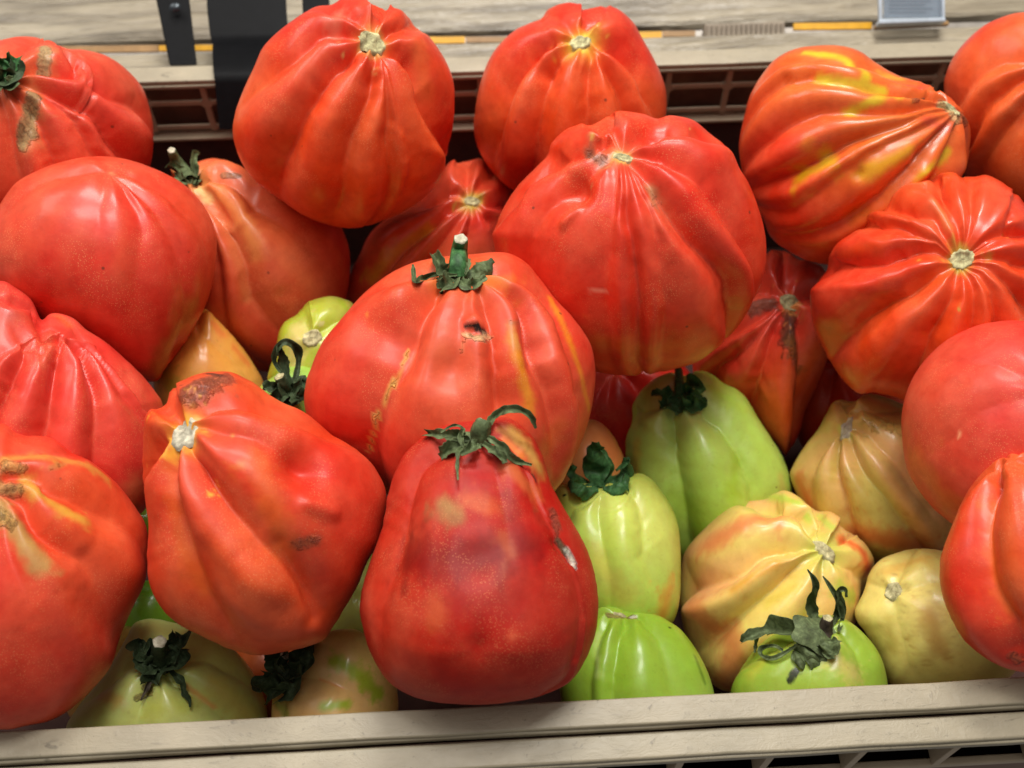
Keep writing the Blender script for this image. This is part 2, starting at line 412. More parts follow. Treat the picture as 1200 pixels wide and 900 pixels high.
# --- black sign bracket hooked over the rim
br = empty('sign_bracket', W(290, 60, .53))
tag(br, 'black metal bracket with a wide bent strap hooked over the back rim', 'bracket')
def strap(name, pts, mat, thick=.0022):
    """pts: (x left, x right, y, depth) rows from top to bottom"""
    V = []; n = len(pts)
    for s in (0, 1):
        for xl, xr, y, d in pts:
            V += [W(xl, y, d + s * thick), W(xr, y - .02 * (xr - xl), d + s * thick)]
    Fc = []
    for i in range(n - 1):
        a = 2 * i; b = a + 2 * n
        Fc += [(a, a + 1, a + 3, a + 2), (b, b + 2, b + 3, b + 1), (a, a + 2, b + 2, b), (a + 1, b + 1, b + 3, a + 3)]
    Fc += [(0, 2 * n, 2 * n + 1, 1), (2 * n - 2, 2 * n - 1, 4 * n - 1, 4 * n - 2)]
    o = mesh_obj(name, V, Fc, mat, br, smooth_sh=True, loc=V[0])
    md = o.modifiers.new('bevel', 'BEVEL'); md.width = .0006; md.segments = 2
    o.modifiers.new('wn', 'WEIGHTED_NORMAL')
    return o
strap('wide_strap', [(240, 334, -40, .556), (243, 336, 15, .548), (246, 338, 40, .544), (248, 339, 48, .541), (249, 340, 52, .535), (249, 341, 62, .523), (249.5, 342, 74, .515), (250, 343, 84, .511), (251, 344, 90, .510), (252, 345, 98, .5105), (254, 346, 125, .5135), (257, 348, 152, .5165)], BLACK)
strap('flat_bar', [(173, 214, -40, .553), (183, 222, 0, .551), (199, 231, 77, .543)], BLACK)
strap('flat_bar', [(352, 384, -40, .551), (354, 386, 0, .551), (356, 388, 40, .545)], BLACK)
sc = mesh_obj('screw', [W(205, 9, .5435)] + [W(205 + 7 * math.cos(a), 9 + 6 * math.sin(a), .546) for a in np.linspace(0, 6.28, 13)[:-1]], [(0, 1 + i, 1 + (i + 1) % 12) for i in range(12)], plain_mat('dark_steel', (60, 66, 70), .3, .6), br, loc=W(205, 9, .5435))
# ------------------------------------------------------------------ tomato builder
def local_frame(cx, cy, D):
    r = ray(cx, cy); dist = D * np.linalg.norm(r); w = -r / np.linalg.norm(r)
    u = np.cross((0, 1, 0), w); u /= np.linalg.norm(u); v = np.cross(w, u)
    return np.array([u, v, w]), dist, r * D          # rows u v w (camera axes)
def to_local(P, B, dist, C):
    out = []
    for x, y in P:
        r = ray(x, y); t = dist / (-(r @ B[2])); q = r * t - C
        out.append((q @ B[0], q @ B[1]))
    return np.array(out)
def centroid(P):
    P = np.array(P, float); x, y = P[:, 0], P[:, 1]; x2, y2 = np.roll(x, -1), np.roll(y, -1)
    c = x * y2 - x2 * y; A = c.sum() / 2
    return ((x + x2) * c).sum() / 6 / A, ((y + y2) * c).sum() / 6 / A
def radial(P, nb=360):
    a = np.arctan2(P[:, 1], P[:, 0]); r = np.hypot(P[:, 0], P[:, 1])
    bins = np.full(nb, -1.0); idx = ((a + math.pi) / (2 * math.pi) * nb).astype(int) % nb
    np.maximum.at(bins, idx, r)
    ok = bins > 0; xs = np.arange(nb)[ok]
    full = np.interp(np.arange(nb), np.r_[xs - nb, xs, xs + nb], np.r_[bins[ok]] if False else np.tile(bins[ok], 3))
    return full
def rad_eval(R, a):
    nb = len(R); f = (a + math.pi) / (2 * math.pi) * nb - .5
    i = np.floor(f).astype(int); t = f - i
    return R[i % nb] * (1 - t) + R[(i + 1) % nb] * t
def sm_per(R, k):
    w = np.hanning(2 * k + 3)[1:-1]; w /= w.sum()
    return np.convolve(np.r_[R[-k:], R, R[:k]], w, 'valid')

def grid_normals(G, top, bot):
    nt_, np_ = G.shape[:2]
    Gx = np.concatenate([np.broadcast_to(top, (1, np_, 3)), G, np.broadcast_to(bot, (1, np_, 3))])
    dt = Gx[2:] - Gx[:-2]; dp = np.roll(G, -1, 1) - np.roll(G, 1, 1)
    n = np.cross(dt, dp); n /= np.linalg.norm(n, axis=2)[:, :, None] + 1e-12
    return n

def polydist(V, P):
    """distance from V to polyline P and the parameter 0..1 along it"""
    if len(P) == 1:
        return np.linalg.norm(V - P[0], axis=1), np.zeros(len(V))
    L = np.r_[0, np.cumsum(np.linalg.norm(np.diff(P, axis=0), axis=1))]; tot = L[-1] + 1e-12
    best = np.full(len(V), 1e9); par = np.zeros(len(V))
    for i in range(len(P) - 1):
        a, d = P[i], P[i + 1] - P[i]; dd = d @ d + 1e-18
        t = np.clip((V - a) @ d / dd, 0, 1)
        dist = np.linalg.norm(V - a - t[:, None] * d, axis=1)
        m = dist < best; best[m] = dist[m]; par[m] = (L[i] + t[m] * math.sqrt(dd)) / tot
    return best, par

class Tom: pass
TOMS = {}
GA = 1.75
def tomato(id, name, label, group, out, stem, D, ds=.92, mat='red', col=(205, 40, 28), alt=(225, 85, 40), top=None, topr=.35,
           dim=.10, auto=0, aamp=5, grooves=(), dents=(), paint=(), pear=None, res=(112, 190), seed=0, back=False, streak=.35, lump=1.0, gk=1.0, sharp=.9, ring=None):
    T = Tom(); seed = seed or sum(map(ord, id)) * 7
    cx, cy = centroid(crom(out, 200, True))
    B, dist, C = local_frame(cx, cy, D)
    px = D / F                                        # metres per pixel here
    O = to_local(crom(out, 420, True), B, dist, C)
    Rt = sm_per(radial(O), 2)
    # moments -> ellipse
    a = (np.arange(360) + .5) / 360 * 2 * math.pi - math.pi
    Pu, Pv = Rt * np.cos(a), Rt * np.sin(a)
    w_ = Rt ** 4 / 4
    S = np.array([[(w_ * np.cos(a) ** 2).sum(), (w_ * np.cos(a) * np.sin(a)).sum()], [0, (w_ * np.sin(a) ** 2).sum()]])
    S[1, 0] = S[0, 1]; S /= (Rt ** 2 / 2).sum()
    ev, U = np.linalg.eigh(S); ax = 2 * np.sqrt(ev)
    Mx = U @ np.diag(ax) @ U.T
    cdep = ds * math.sqrt(ax[0] * ax[1]) if ds > 0 else -ds
    # stem pole
    s = to_local([stem], B, dist, C)[0]; s = np.linalg.solve(Mx, s); r = np.linalg.norm(s)
    if r > .96: s *= .96 / r; r = .96
    pole = np.array([s[0], s[1], math.sqrt(1 - r * r) * (-1 if back else 1)])
    h = np.array([0, 0, 1.0]) if abs(pole[2]) < .9 else np.array([0, 1.0, 0])
    e1 = _n(np.cross(h, pole)); e2 = np.cross(pole, e1)
    nth, nph = res
    th = (np.arange(1, nth) / nth) * math.pi; ph = np.arange(nph) / nph * 2 * math.pi
    TH, PH = np.meshgrid(th, ph, indexing='ij')
    Sx = np.sin(TH)[..., None] * (np.cos(PH)[..., None] * e1 + np.sin(PH)[..., None] * e2) + np.cos(TH)[..., None] * pole
    allp = np.vstack([pole, Sx.reshape(-1, 3), -pole])
    theta = np.r_[0, TH.ravel(), math.pi]; phi = np.r_[0, PH.ravel(), 0]
    rad = 1 - dim * (.75 * np.exp(-(theta / .17) ** 2) + .25 * np.exp(-(theta / .40) ** 2)) - dim * .4 * np.exp(-((math.pi - theta) / .3) ** 2)
    V = allp * rad[:, None]
    V[:, :2] = V[:, :2] @ Mx.T; V[:, 2] *= cdep
    if pear: V[:, 2] *= np.interp(theta / math.pi, *pear)      # narrower in depth towards the stem
    V += V * (Lump(2.2, seed)(allp) * .018 * lump)[:, None]
    nV = len(V)
    def proj(V): k = dist / (dist - V[:, 2]); return V[:, :2] * k[:, None]
    def fit(V, it, k=2):
        for _ in range(it):
            Q = proj(V); an = np.arctan2(Q[:, 1], Q[:, 0]); rr = np.hypot(Q[:, 0], Q[:, 1])
            Rs = sm_per(radial(Q, 180), 1); Rs = np.interp((np.arange(360) + .5) / 2 - .5, np.arange(-1, 181), np.r_[Rs[-1], Rs, Rs[0]])
            ratio = sm_per(Rt / Rs, k); mean = np.median(ratio)
            e = rad_eval(ratio, an); Re = rad_eval(Rs, an)
            wt = np.clip(rr / Re, 0, 1) ** 1.4
            V[:, :2] *= (mean + (e - mean) * wt)[:, None]
        return V
    V = fit(V, 3)
    def normals(V):
        G = V[1:-1].reshape(nth - 1, nph, 3); n = grid_normals(G, V[0], V[-1])
        n = np.vstack([n[0].mean(0), n.reshape(-1, 3), n[-1].mean(0)])
        n /= np.linalg.norm(n, axis=1)[:, None] + 1e-12
        if (n * V).sum() < 0: n = -n
        return n
    n = normals(V); Q = proj(V)
    view = _n((0, 0, 1)); front = np.where((n @ view) > .0)[0]
    def lift(P, ns):
        P2 = to_local(P if len(P) == 1 else crom(P, ns), B, dist, C); o = []
        for q in P2:
            d = np.hypot(*(Q[front] - q).T); j = np.argsort(d)[:4]; wj = 1 / (d[j] + 1e-6)
            o.append((V[front[j]] * wj[:, None]).sum(0) / wj.sum())
        return np.array(o)
    disp = np.zeros(nV)
    segs = []
    for g in grooves:
        pts, amp, w0, w1 = g[:4]; k0 = g[4] if len(g) > 4 else .55
        segs.append((lift(pts, 10), amp * gk, w0, w1, k0))
    # ribs elsewhere on the fruit (sides and back)
    gphis = []
    for P, *_r in segs:
        mid = P[len(P) // 3]; j = np.argmin(((V - mid) ** 2).sum(1)); gphis.append(phi[j])
    if auto:
        rr_ = random.Random(seed)
        for k in range(auto):
            p0 = 2 * math.pi * (k + rr_.uniform(-.25, .25)) / auto
            if gphis and min(abs((p0 - g + math.pi) % (2 * math.pi) - math.pi) for g in gphis) < 1.7 * math.pi / auto: continue
            tt = np.linspace(.10, rr_.uniform(1.6, 2.3), 9); pp = p0 + .15 * np.sin(tt * 2 + rr_.uniform(0, 6))
            dirs = np.sin(tt)[:, None] * (np.cos(pp)[:, None] * e1 + np.sin(pp)[:, None] * e2) + np.cos(tt)[:, None] * pole
            P = np.array([V[np.argmax(allp @ d)] for d in dirs])
            Rm = math.sqrt(ax[0] * ax[1]) / px
            segs.append((P, aamp * rr_.uniform(.6, 1.25), Rm * .10, Rm * 1.3 / auto * 1.3, .55))
    RmM = math.sqrt(ax[0] * ax[1])
    ribs = []
    for P, amp, w0, w1, k0 in segs:
        idx = [int(np.argmin(((V - p_) ** 2).sum(1))) for p_ in P]
        tht = theta[idx]; phh = np.unwrap(phi[idx]); keep = tht > .14
        isrib = False
        if len(P) > 2 and keep.sum() >= 3:
            tt_, pp_ = tht[keep], phh[keep]; pp_ = np.unwrap(pp_)
            lat = np.abs(np.diff(pp_) * np.sin(tt_[1:])).sum(); run = tt_[-1] - tt_[0]
            isrib = run > .18 and lat < 1.6 * run
        if isrib:
            o_ = np.argsort(tt_); ribs.append((tt_[o_], pp_[o_], amp, tht.max(), k0)); continue
        d, t = polydist(V, P)
        w = (w0 * 1.3 + (w1 * 1.6 - w0 * 1.3) * np.clip(t / .55, 0, 1)) * px
        x = np.clip((np.sqrt(d * d + px * px) - px * .5) / w, 0, 1)
        prof = (k0 + (1 - k0) * smooth(0, .25, t)) * (1 - smooth(.6, 1.0, t))
        disp = np.maximum(disp, np.minimum(amp * 1.1 * px * prof, .8 * w) * (.5 + .5 * np.cos(math.pi * x)))
    if ribs:
        for i_ in range(nth - 1):
            t0 = th[i_]; k = slice(1 + i_ * nph, 1 + (i_ + 1) * nph)
            pk = np.array([np.interp(t0, r_[0], r_[1]) for r_ in ribs]) % (2 * math.pi)
            ak = np.array([r_[2] * (r_[4] + (1 - r_[4]) * smooth(.1, .4, t0)) * (1 - smooth(r_[3] - .05, r_[3] + 1.0, t0)) for r_ in ribs]) * smooth(.02, .16, t0)
            live = ak >= 0
            if not live.any(): continue
            pk, ak = pk[live], ak[live]; o_ = np.argsort(pk); pk, ak = pk[o_], ak[o_]; m_ = len(pk)
            nx = np.roll(pk, -1); nx[-1] += 2 * math.pi; gap = nx - pk                     # gap after each groove
            rloc = max(math.sin(t0), .05) * RmM
            hi = gap / 2; lo = np.roll(hi, 1)
            cap = (.62 * RmM) / rloc; hi = np.clip(hi, .03, cap); lo = np.clip(lo, .03, cap)
            dl = (ph[:, None] - pk[None] + math.pi) % (2 * math.pi) - math.pi
            dep = np.minimum(ak * GA * px, .85 * np.maximum(hi, lo) * rloc)
            wmin = dep / (1.15 * rloc)
            hg = np.where(dl >= 0, np.maximum(hi, wmin)[None], np.maximum(lo, wmin)[None]) + 1e-6; e_ = 1.4 * px / rloc
            x = np.clip((np.sqrt(dl * dl + e_ * e_) - e_ * .6) / hg, 0, 1)
            q_ = smooth(.15, .6, t0)
            K = sharp * ((1 - x) ** (1.7 + .4 * q_) * (.6 + .25 * q_) + (.4 - .25 * q_) * (.5 + .5 * np.cos(math.pi * x))) + (1 - sharp) * (.5 + .5 * np.cos(math.pi * x))
            disp[k] = np.maximum(disp[k], (dep[None] * K).max(1))
    disp = -disp
    for dn in dents:
        pts, wd, amp = dn
        d, t = polydist(V, lift(pts if isinstance(pts, list) else [pts], 8))
        disp -= 1.5 * amp * px * np.exp(-(d / (wd * px)) ** 2)
    V = V + n * disp[:, None]
    V += n * (Lump(7, seed + 5)(allp) * .0035 * lump * math.sqrt(ax[0] * ax[1]))[:, None]
    V = fit(V, 3)
    n = normals(V); Q = proj(V); front = np.where((n @ view) > .0)[0]
    # ---- colour of the skin itself
    base = np.tile(srgb(*col), (nV, 1)); altc = srgb(*alt)
    l1 = Lump(3.0, seed + 1)(allp); st = np.zeros(nV); r2 = np.random.default_rng(seed + 2)
    for f in (3, 5, 8, 13, 21): st += np.sin(f * phi + r2.uniform(0, 6.28) + 1.2 * np.sin(theta * r2.uniform(.6, 1.6))) / f ** .35
    st *= np.sin(theta) * .45
    m = np.clip(.35 + .45 * l1 + streak * st, 0, 1) * .75
    base = base * (1 - m[:, None]) + altc * m[:, None]
    if top is not None:
        m = np.exp(-(theta / topr) ** 2 * (1 + .3 * st)) * .95
        base = base * (1 - m[:, None]) + srgb(*top) * m[:, None]
    if ring:
        paint = list(paint) + [(tuple(stem), ring[0], ring[1], .85, .7)]
    alpha = np.zeros(nV); jit = 1 + .24 * Lump(20, seed + 3)(allp) + .17 * Lump(55, seed + 4)(allp) + .10 * Lump(110, seed + 6)(allp)
    for p in paint:
        pts, wd, c, stg = p[:4]; soft = p[4] if len(p) > 4 else .8; sc = p[5] if len(p) > 5 else 0
        P = lift(pts if isinstance(pts, list) else [pts], 8)
        d, t = polydist(V, P)
        x = d * (1 + (jit - 1) * min(1, wd / 14)) / (wd * px)
        m = stg * (1 - smooth(1 - soft, 1.0, x))
        base = base * (1 - m[:, None]) + srgb(*c) * m[:, None]
        if sc: alpha = np.maximum(alpha, sc * (1 - smooth(.5, 1.15, x)))
    # ---- mesh in world axes, origin at the fruit's centre
    Vc = V @ B + C; Vw = c2w_many(Vc); origin = c2w(C)
    me = bpy.data.meshes.new(name); me.vertices.add(nV); me.vertices.foreach_set('co', (Vw - origin).ravel())
    i = np.arange(nth - 2)[:, None] * nph + 1; j = np.arange(nph)[None]; j2 = (j + 1) % nph
    quads = np.stack([i + j, i + nph + j, i + nph + j2, i + j2], -1).reshape(-1, 4)
    jj = np.arange(nph); k2 = (jj + 1) % nph; last = 1 + (nth - 2) * nph
    t1 = np.stack([np.zeros(nph, int), 1 + jj, 1 + k2], 1); t2 = np.stack([np.full(nph, nV - 1), last + k2, last + jj], 1)
    loops = np.concatenate([quads.ravel(), t1.ravel(), t2.ravel()])
    starts = np.concatenate([np.arange(len(quads)) * 4, len(quads) * 4 + np.arange(2 * nph) * 3])
    tot = np.concatenate([np.full(len(quads), 4), np.full(2 * nph, 3)])
    me.loops.add(len(loops)); me.loops.foreach_set('vertex_index', loops.astype(np.int32))
    me.polygons.add(len(starts)); me.polygons.foreach_set('loop_start', starts.astype(np.int32)); me.polygons.foreach_set('loop_total', tot.astype(np.int32))
    me.polygons.foreach_set('use_smooth', np.ones(len(starts), bool))
    me.update(calc_edges=True); me.validate()
    ca = me.color_attributes.new('col', 'FLOAT_COLOR', 'POINT')
    ca.data.foreach_set('color', np.clip(np.c_[base, alpha], 0, 1).astype(np.float32).ravel())
    me.materials.append(M[mat])
    o = bpy.data.objects.new(name, me); scene.collection.objects.link(o); o.location = origin
    tag(o, label, 'tomato', group)
    T.o = o; T.Vw = Vw; T.Vc = Vc; T.px = px; T.stem = stem; T.nw = (n @ B) @ RW.T; T.front = front; T.seed = seed
    k = Vc[front]; T.fp = np.c_[600 - k[:, 0] / k[:, 2] * F, 450 + k[:, 1] / k[:, 2] * F]; T.fd = -k[:, 2]
    TOMS[id] = T
    return T

def surf(T, x, y):
    d = np.hypot(T.fp[:, 0] - x, T.fp[:, 1] - y); j = int(np.argmin(d))
    return T.fd[j], T.nw[T.front[j]]

def stem_scar(T, x, y, rx, ry=None, ang=0, raise_=1.2, mat='cork', label=None):
    """rough corky disc where the stalk was"""
    ry = ry or rx; dep, nn = surf(T, x, y); p = W(x, y, dep); px = T.px
    rgt = RW @ np.array([1, 0, 0]); u = rgt - nn * (rgt @ nn); u = _n(u); v = np.cross(nn, u)
    rx *= 1.08; ry *= 1.08; raise_ += .5
    ca, sa = math.cos(math.radians(ang)), math.sin(math.radians(ang))
    R = random.Random(T.seed + int(x)); V = []; Fc = []; nr, na = 9, 30
    wob = [R.uniform(.9, 1.08) for _ in range(na)]
    near = T.Vw[((T.Vw - p) ** 2).sum(1) < (max(rx, ry) * 2.2 * px) ** 2]
    for i in range(nr + 1):
        t = i / nr
        for j in range(na):
            a = 2 * math.pi * j / na; r = t * (wob[j] if t > .6 else 1)
            q = (math.cos(a) * rx * ca - math.sin(a) * ry * sa, math.cos(a) * rx * sa + math.sin(a) * ry * ca)
            hgt = (.9 * math.exp(-(t / .22) ** 2) - .5 * math.exp(-((t - .45) / .15) ** 2) + .5 * math.exp(-((t - .75) / .15) ** 2) - 3.2 * max(0, t - .85) / .15)
            hgt = (hgt + R.uniform(-.12, .12)) * 1.0 + raise_
            b = p + (u * q[0] * r + v * q[1] * r) * px; dd = ((near - b) ** 2).sum(1); kk = np.argsort(dd)[:10]
            V.append(b + nn * (hgt * px + ((near[kk] - b) @ nn).mean()))
    for i in range(nr):
        for j in range(na):
            k = (j + 1) % na; Fc.append((i * na + j, i * na + k, (i + 1) * na + k, (i + 1) * na + j))
    o = mesh_obj('stem_scar', V, Fc, M[mat], T.o, loc=p)
    if label: o['label'] = label
    return o

def ribbon(name, T, parent, pts, w0, mat='calyx', curl=.5, thick=.16, belly=.35, crumple=1.0, seed=0, sharp=.8, tw=0.0):
    """a sepal: pts = (x, y, mm above the skin) ; w0 = widest half width in px"""
    P = []
    for q in pts:
        dep, nn = surf(T, q[0], q[1]); P.append(W(q[0], q[1], dep - (q[2] + .7) * .001))
    P = crom(P, 18); n = len(P); px = T.px * 1.05
    R = np.random.default_rng(seed + T.seed); V = []
    _, n0 = surf(T, pts[0][0], pts[0][1]); vw = _n(CAM - P[0]); nd = _n(n0 * .5 + vw)
    for i in range(n):
        t = i / (n - 1)
        tg = _n(P[min(i + 1, n - 1)] - P[max(i - 1, 0)])
        sd = np.cross(tg, nd); sd = _n(sd) if np.linalg.norm(sd) > 1e-6 else _n(np.cross(tg, (0, 0, 1)))
        up = np.cross(sd, tg)
        an = tw * t; sd, up = sd * math.cos(an) + up * math.sin(an), up * math.cos(an) - sd * math.sin(an)
        w = w0 * px * (min(1, .45 + t / max(belly, .01) * .55) if t < belly else (1 - ((t - belly) / (1 - belly)) ** 1.3 * sharp)) + .00012
        w *= 1 + .16 * R.normal() * crumple + .12 * math.sin(t * 17 + seed)
        for k in range(-3, 4):
            s = k / 3
            h = abs(s) ** 1.6 * curl * w * 1.3 * (1 + .5 * math.sin(t * 9 + seed * 1.7)) - (.22 * w if k == 0 else 0) + R.normal() * .09 * w * crumple + .25 * w * math.sin(t * 13 + s * 2 + seed)
            V.append(P[i] + sd * s * w + up * h)
    Fc = [(i * 7 + k, i * 7 + k + 1, (i + 1) * 7 + k + 1, (i + 1) * 7 + k) for i in range(n - 1) for k in range(6)]
    o = mesh_obj(name, V, Fc, M[mat], parent, loc=P[0])
    md = o.modifiers.new('thickness', 'SOLIDIFY'); md.thickness = thick * .001; md.offset = 0
    sb = o.modifiers.new('soft', 'SUBSURF'); sb.levels = 1; sb.render_levels = 1
    return o
def stalk(T, parent, pts, r0, r1, mat='calyx', cap='cut', name='stem', hollow=.5):
    P = crom([W(q[0], q[1], surf(T, q[0], q[1])[0] - q[2] * .001) if len(q) == 3 else W(q[0], q[1], q[3]) for q in pts], 10)
    n = len(P); px = T.px; R = random.Random(T.seed); V = []; na = 14
    ref = _n(CAM - P[0])
    for i in range(n):
        t = i / (n - 1); tg = _n(P[min(i + 1, n - 1)] - P[max(i - 1, 0)]); s = _n(np.cross(tg, ref)); u = np.cross(s, tg)
        r = (r0 + (r1 - r0) * t) * px
        for k in range(na):
            a = 2 * math.pi * k / na; rr = r * (1 + .10 * math.cos(5 * a + 1) + R.uniform(-.04, .04))
            V.append(P[i] + (s * math.cos(a) + u * math.sin(a)) * rr)
    Fc = [(i * na + k, i * na + (k + 1) % na, (i + 1) * na + (k + 1) % na, (i + 1) * na + k) for i in range(n - 1) for k in range(na)]
    b = len(V); base = (n - 1) * na; tg = _n(P[-1] - P[-2])
    for k in range(na): V.append(P[-1] + (V[base + k] - P[-1]) * .55 + tg * r1 * px * R.uniform(.05, .2))
    V.append(P[-1] - tg * r1 * px * hollow); nf = len(Fc)
    for k in range(na):
        Fc.append((base + k, base + (k + 1) % na, b + (k + 1) % na, b + k)); Fc.append((b + k, b + (k + 1) % na, b + na))
    o = mesh_obj(name, V, Fc, M[mat], parent, loc=P[0])
    o.data.materials.append(M[cap])
    for f in range(nf, len(Fc)): o.data.polygons[f].material_index = 1
    return o
def calyx(T, x, y, r, sepals, stem=None, mat='calyx', flat=1.0, cap='cut', hub_h=1.0, ry=None):
    """hub (the calyx' own mesh) with sepals and the stalk as sub-parts"""
    dep, nn = surf(T, x, y); p = W(x, y, dep) + nn * hub_h * .001; px = T.px; ry = ry or r
    rgt = RW @ np.array([1, 0, 0]); u = _n(rgt - nn * (rgt @ nn)); v = np.cross(nn, u)
    R = random.Random(T.seed + 9); V = []; na, nr = 26, 6
    for i in range(nr + 1):
        t = i / nr
        for j in range(na):
            a = 2 * math.pi * j / na; rr = t * (1 + .18 * math.cos(5 * a + 1) * t)
            h = (1.6 * (1 - t) ** 2 - 1.3 * t ** 3 + R.uniform(-.10, .10) * t) * flat
            V.append(p + (u * math.cos(a) * r + v * math.sin(a) * ry) * rr * px + nn * h * .0008)
    Fc = [(i * na + j, i * na + (j + 1) % na, (i + 1) * na + (j + 1) % na, (i + 1) * na + j) for i in range(nr) for j in range(na)]
    c = mesh_obj('calyx', V, Fc, M[mat], T.o, loc=p)
    md = c.modifiers.new('thickness', 'SOLIDIFY'); md.thickness = .00025; md.offset = -1
    sb = c.modifiers.new('soft', 'SUBSURF'); sb.levels = 1; sb.render_levels = 1
    for k, s in enumerate(sepals):
        pts, w = s[:2]; kw = s[2] if len(s) > 2 else {}
        kw = dict(kw); kw.setdefault('mat', mat)
        ribbon('sepal', T, c, pts, w, seed=k * 13 + 1, **kw)
    if stem:
        pts, r0, r1 = stem[:3]; stalk(T, c, pts, r0, r1, mat=stem[3] if len(stem) > 3 else mat, cap=cap)
    return c
# ------------------------------------------------------------------ the fruit, one by one
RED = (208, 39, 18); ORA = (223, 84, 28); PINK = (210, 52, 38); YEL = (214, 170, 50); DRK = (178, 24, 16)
G_RED = 'ribbed red tomatoes heaped in the crate'
G_GRN = 'unripe green tomatoes at the bottom of the crate'
G_YEL = 'half ripe yellow and orange tomatoes in the crate'
D = dict(t1=0.470, t2=0.437, t3=0.500, t4=0.460, t5=0.527, t6=0.500, t7=0.440, t8=0.469, t9=0.480, t10=0.434, t11=0.512, t12=0.394, t13=0.360, t14=0.470, t15=0.495, t16=0.445, t17=0.454, t18=0.420, t19=0.410, t20=0.410, t21=0.360, t22=0.410, t23=0.370, t24=0.405, t25=0.365, t26=0.410, t27=0.410, t28=0.469, t29=0.463, t30=0.445, t31=0.470, t32=0.460, t33=0.450, t34=0.540, t35=0.540, t36=0.460)
#DSOLVE

tomato('t1', 'red_tomato', 'big pinkish red tomato in the back corner with two long corky scars', G_RED,
  [(0,47),(20,43),(37,43),(57,47),(77,56),(100,58),(125,65),(147,80),(167,103),(177,133),(180,160),(176,195),(160,230),(115,265),(50,280),(-20,268),(-70,220),(-92,150),(-75,90),(-35,55)],
  (6,90), D['t1'], col=PINK, alt=(214,80,48), auto=9, aamp=8, top=(215,95,45), topr=.3, mat='red',
  grooves=[([(20,97),(67,110),(110,133),(140,175)],12,9,16,.9),([(60,52),(80,66),(105,90),(130,108),(167,125)],11,8,14,.5),([(12,104),(43,140),(60,178),(68,205)],9,8,14),
           ([(50,108),(83,133),(100,160),(117,190)],7,8,12),([(0,110),(10,150),(20,200)],8,8,14),([(12,75),(25,58),(40,46)],8,7,10),([(-10,75),(-30,60),(-60,60)],8,7,12)],
  dents=[([(52,62),(51,82)],7,3),([(38,120),(28,165)],7,4)],
  paint=[([(53,57),(52,85)],15,(200,120,70),.6,.8),([(54,60),(51,70),(50,86)],8.5,(172,142,104),.98,.4,.95),([(38,108),(34,135),(27,172)],16,(205,130,80),.55,.8),([(38,113),(35,130),(30,150),(26,170)],10,(158,128,90),.98,.4,1.0)])

tomato('t2', 'red_tomato', 'smooth round red tomato tapering downwards to a narrow tip, at the left', G_RED,
  [(0,239),(20,213),(50,197),(83,187),(117,183),(150,187),(187,200),(217,217),(240,243),(252,270),(254,297),(250,327),(240,360),(220,397),(197,428),(182,447),(150,440),(100,405),(50,380),(5,350),(-20,305),(-16,268)],
  (128,203), D['t2'], col=(208,46,32), alt=(210,72,38), auto=0, dim=.05, mat='red', ds=.95,
  grooves=[([(132,203),(160,208),(190,222),(215,245)],4,8,16),([(122,203),(90,202),(55,207),(25,225)],4,8,16),([(125,207),(118,240),(112,290)],1.8,8,22),([(135,206),(165,260),(160,330)],2.5,8,24),([(215,395),(205,415),(190,436)],3,6,10),([(128,199),(120,190),(112,184)],3,5,8)],
  paint=[([(225,360),(195,410),(180,440)],26,(170,105,40),.55,1.0),([(140,250),(145,330)],20,(215,75,40),.35,1.0),((130,203),6,(225,120,80),.6,.9),([(30,330),(70,340)],25,(150,40,30),.3,1.0)])

tomato('t3', 'red_tomato', 'dull red tomato with orange streaks, wedged half shaded behind the smooth round one', G_RED,
  [(203,200),(215,204),(225,203),(229,192),(243,186),(260,186),(280,193),(300,203),(345,215),(385,245),(406,280),(410,320),(402,365),(385,400),(350,432),(305,435),(270,420),(235,380),(212,330),(200,270),(198,225)],
  (222,214), D['t3'], col=(192,46,28), alt=(208,98,52), auto=7, aamp=7, mat='red', streak=.6, top=(225,160,95), topr=.22,
  grooves=[([(235,225),(262,262),(282,300),(290,350)],9,8,18),([(232,235),(246,275),(255,330),(262,390)],6,8,18),([(233,218),(245,208),(262,207),(285,218),(300,240)],8,5,14),([(285,360),(315,352),(350,350)],4,8,14)],
  paint=[([(232,218),(262,232),(290,262),(300,300)],17,(214,125,60),.7,1.0),([(245,232),(275,290),(290,350)],12,(205,110,62),.6,1.0),([(232,222),(246,234)],9,(226,188,120),.9,.9),([(262,205),(280,206)],5,(150,110,80),.8,.5,.6)])

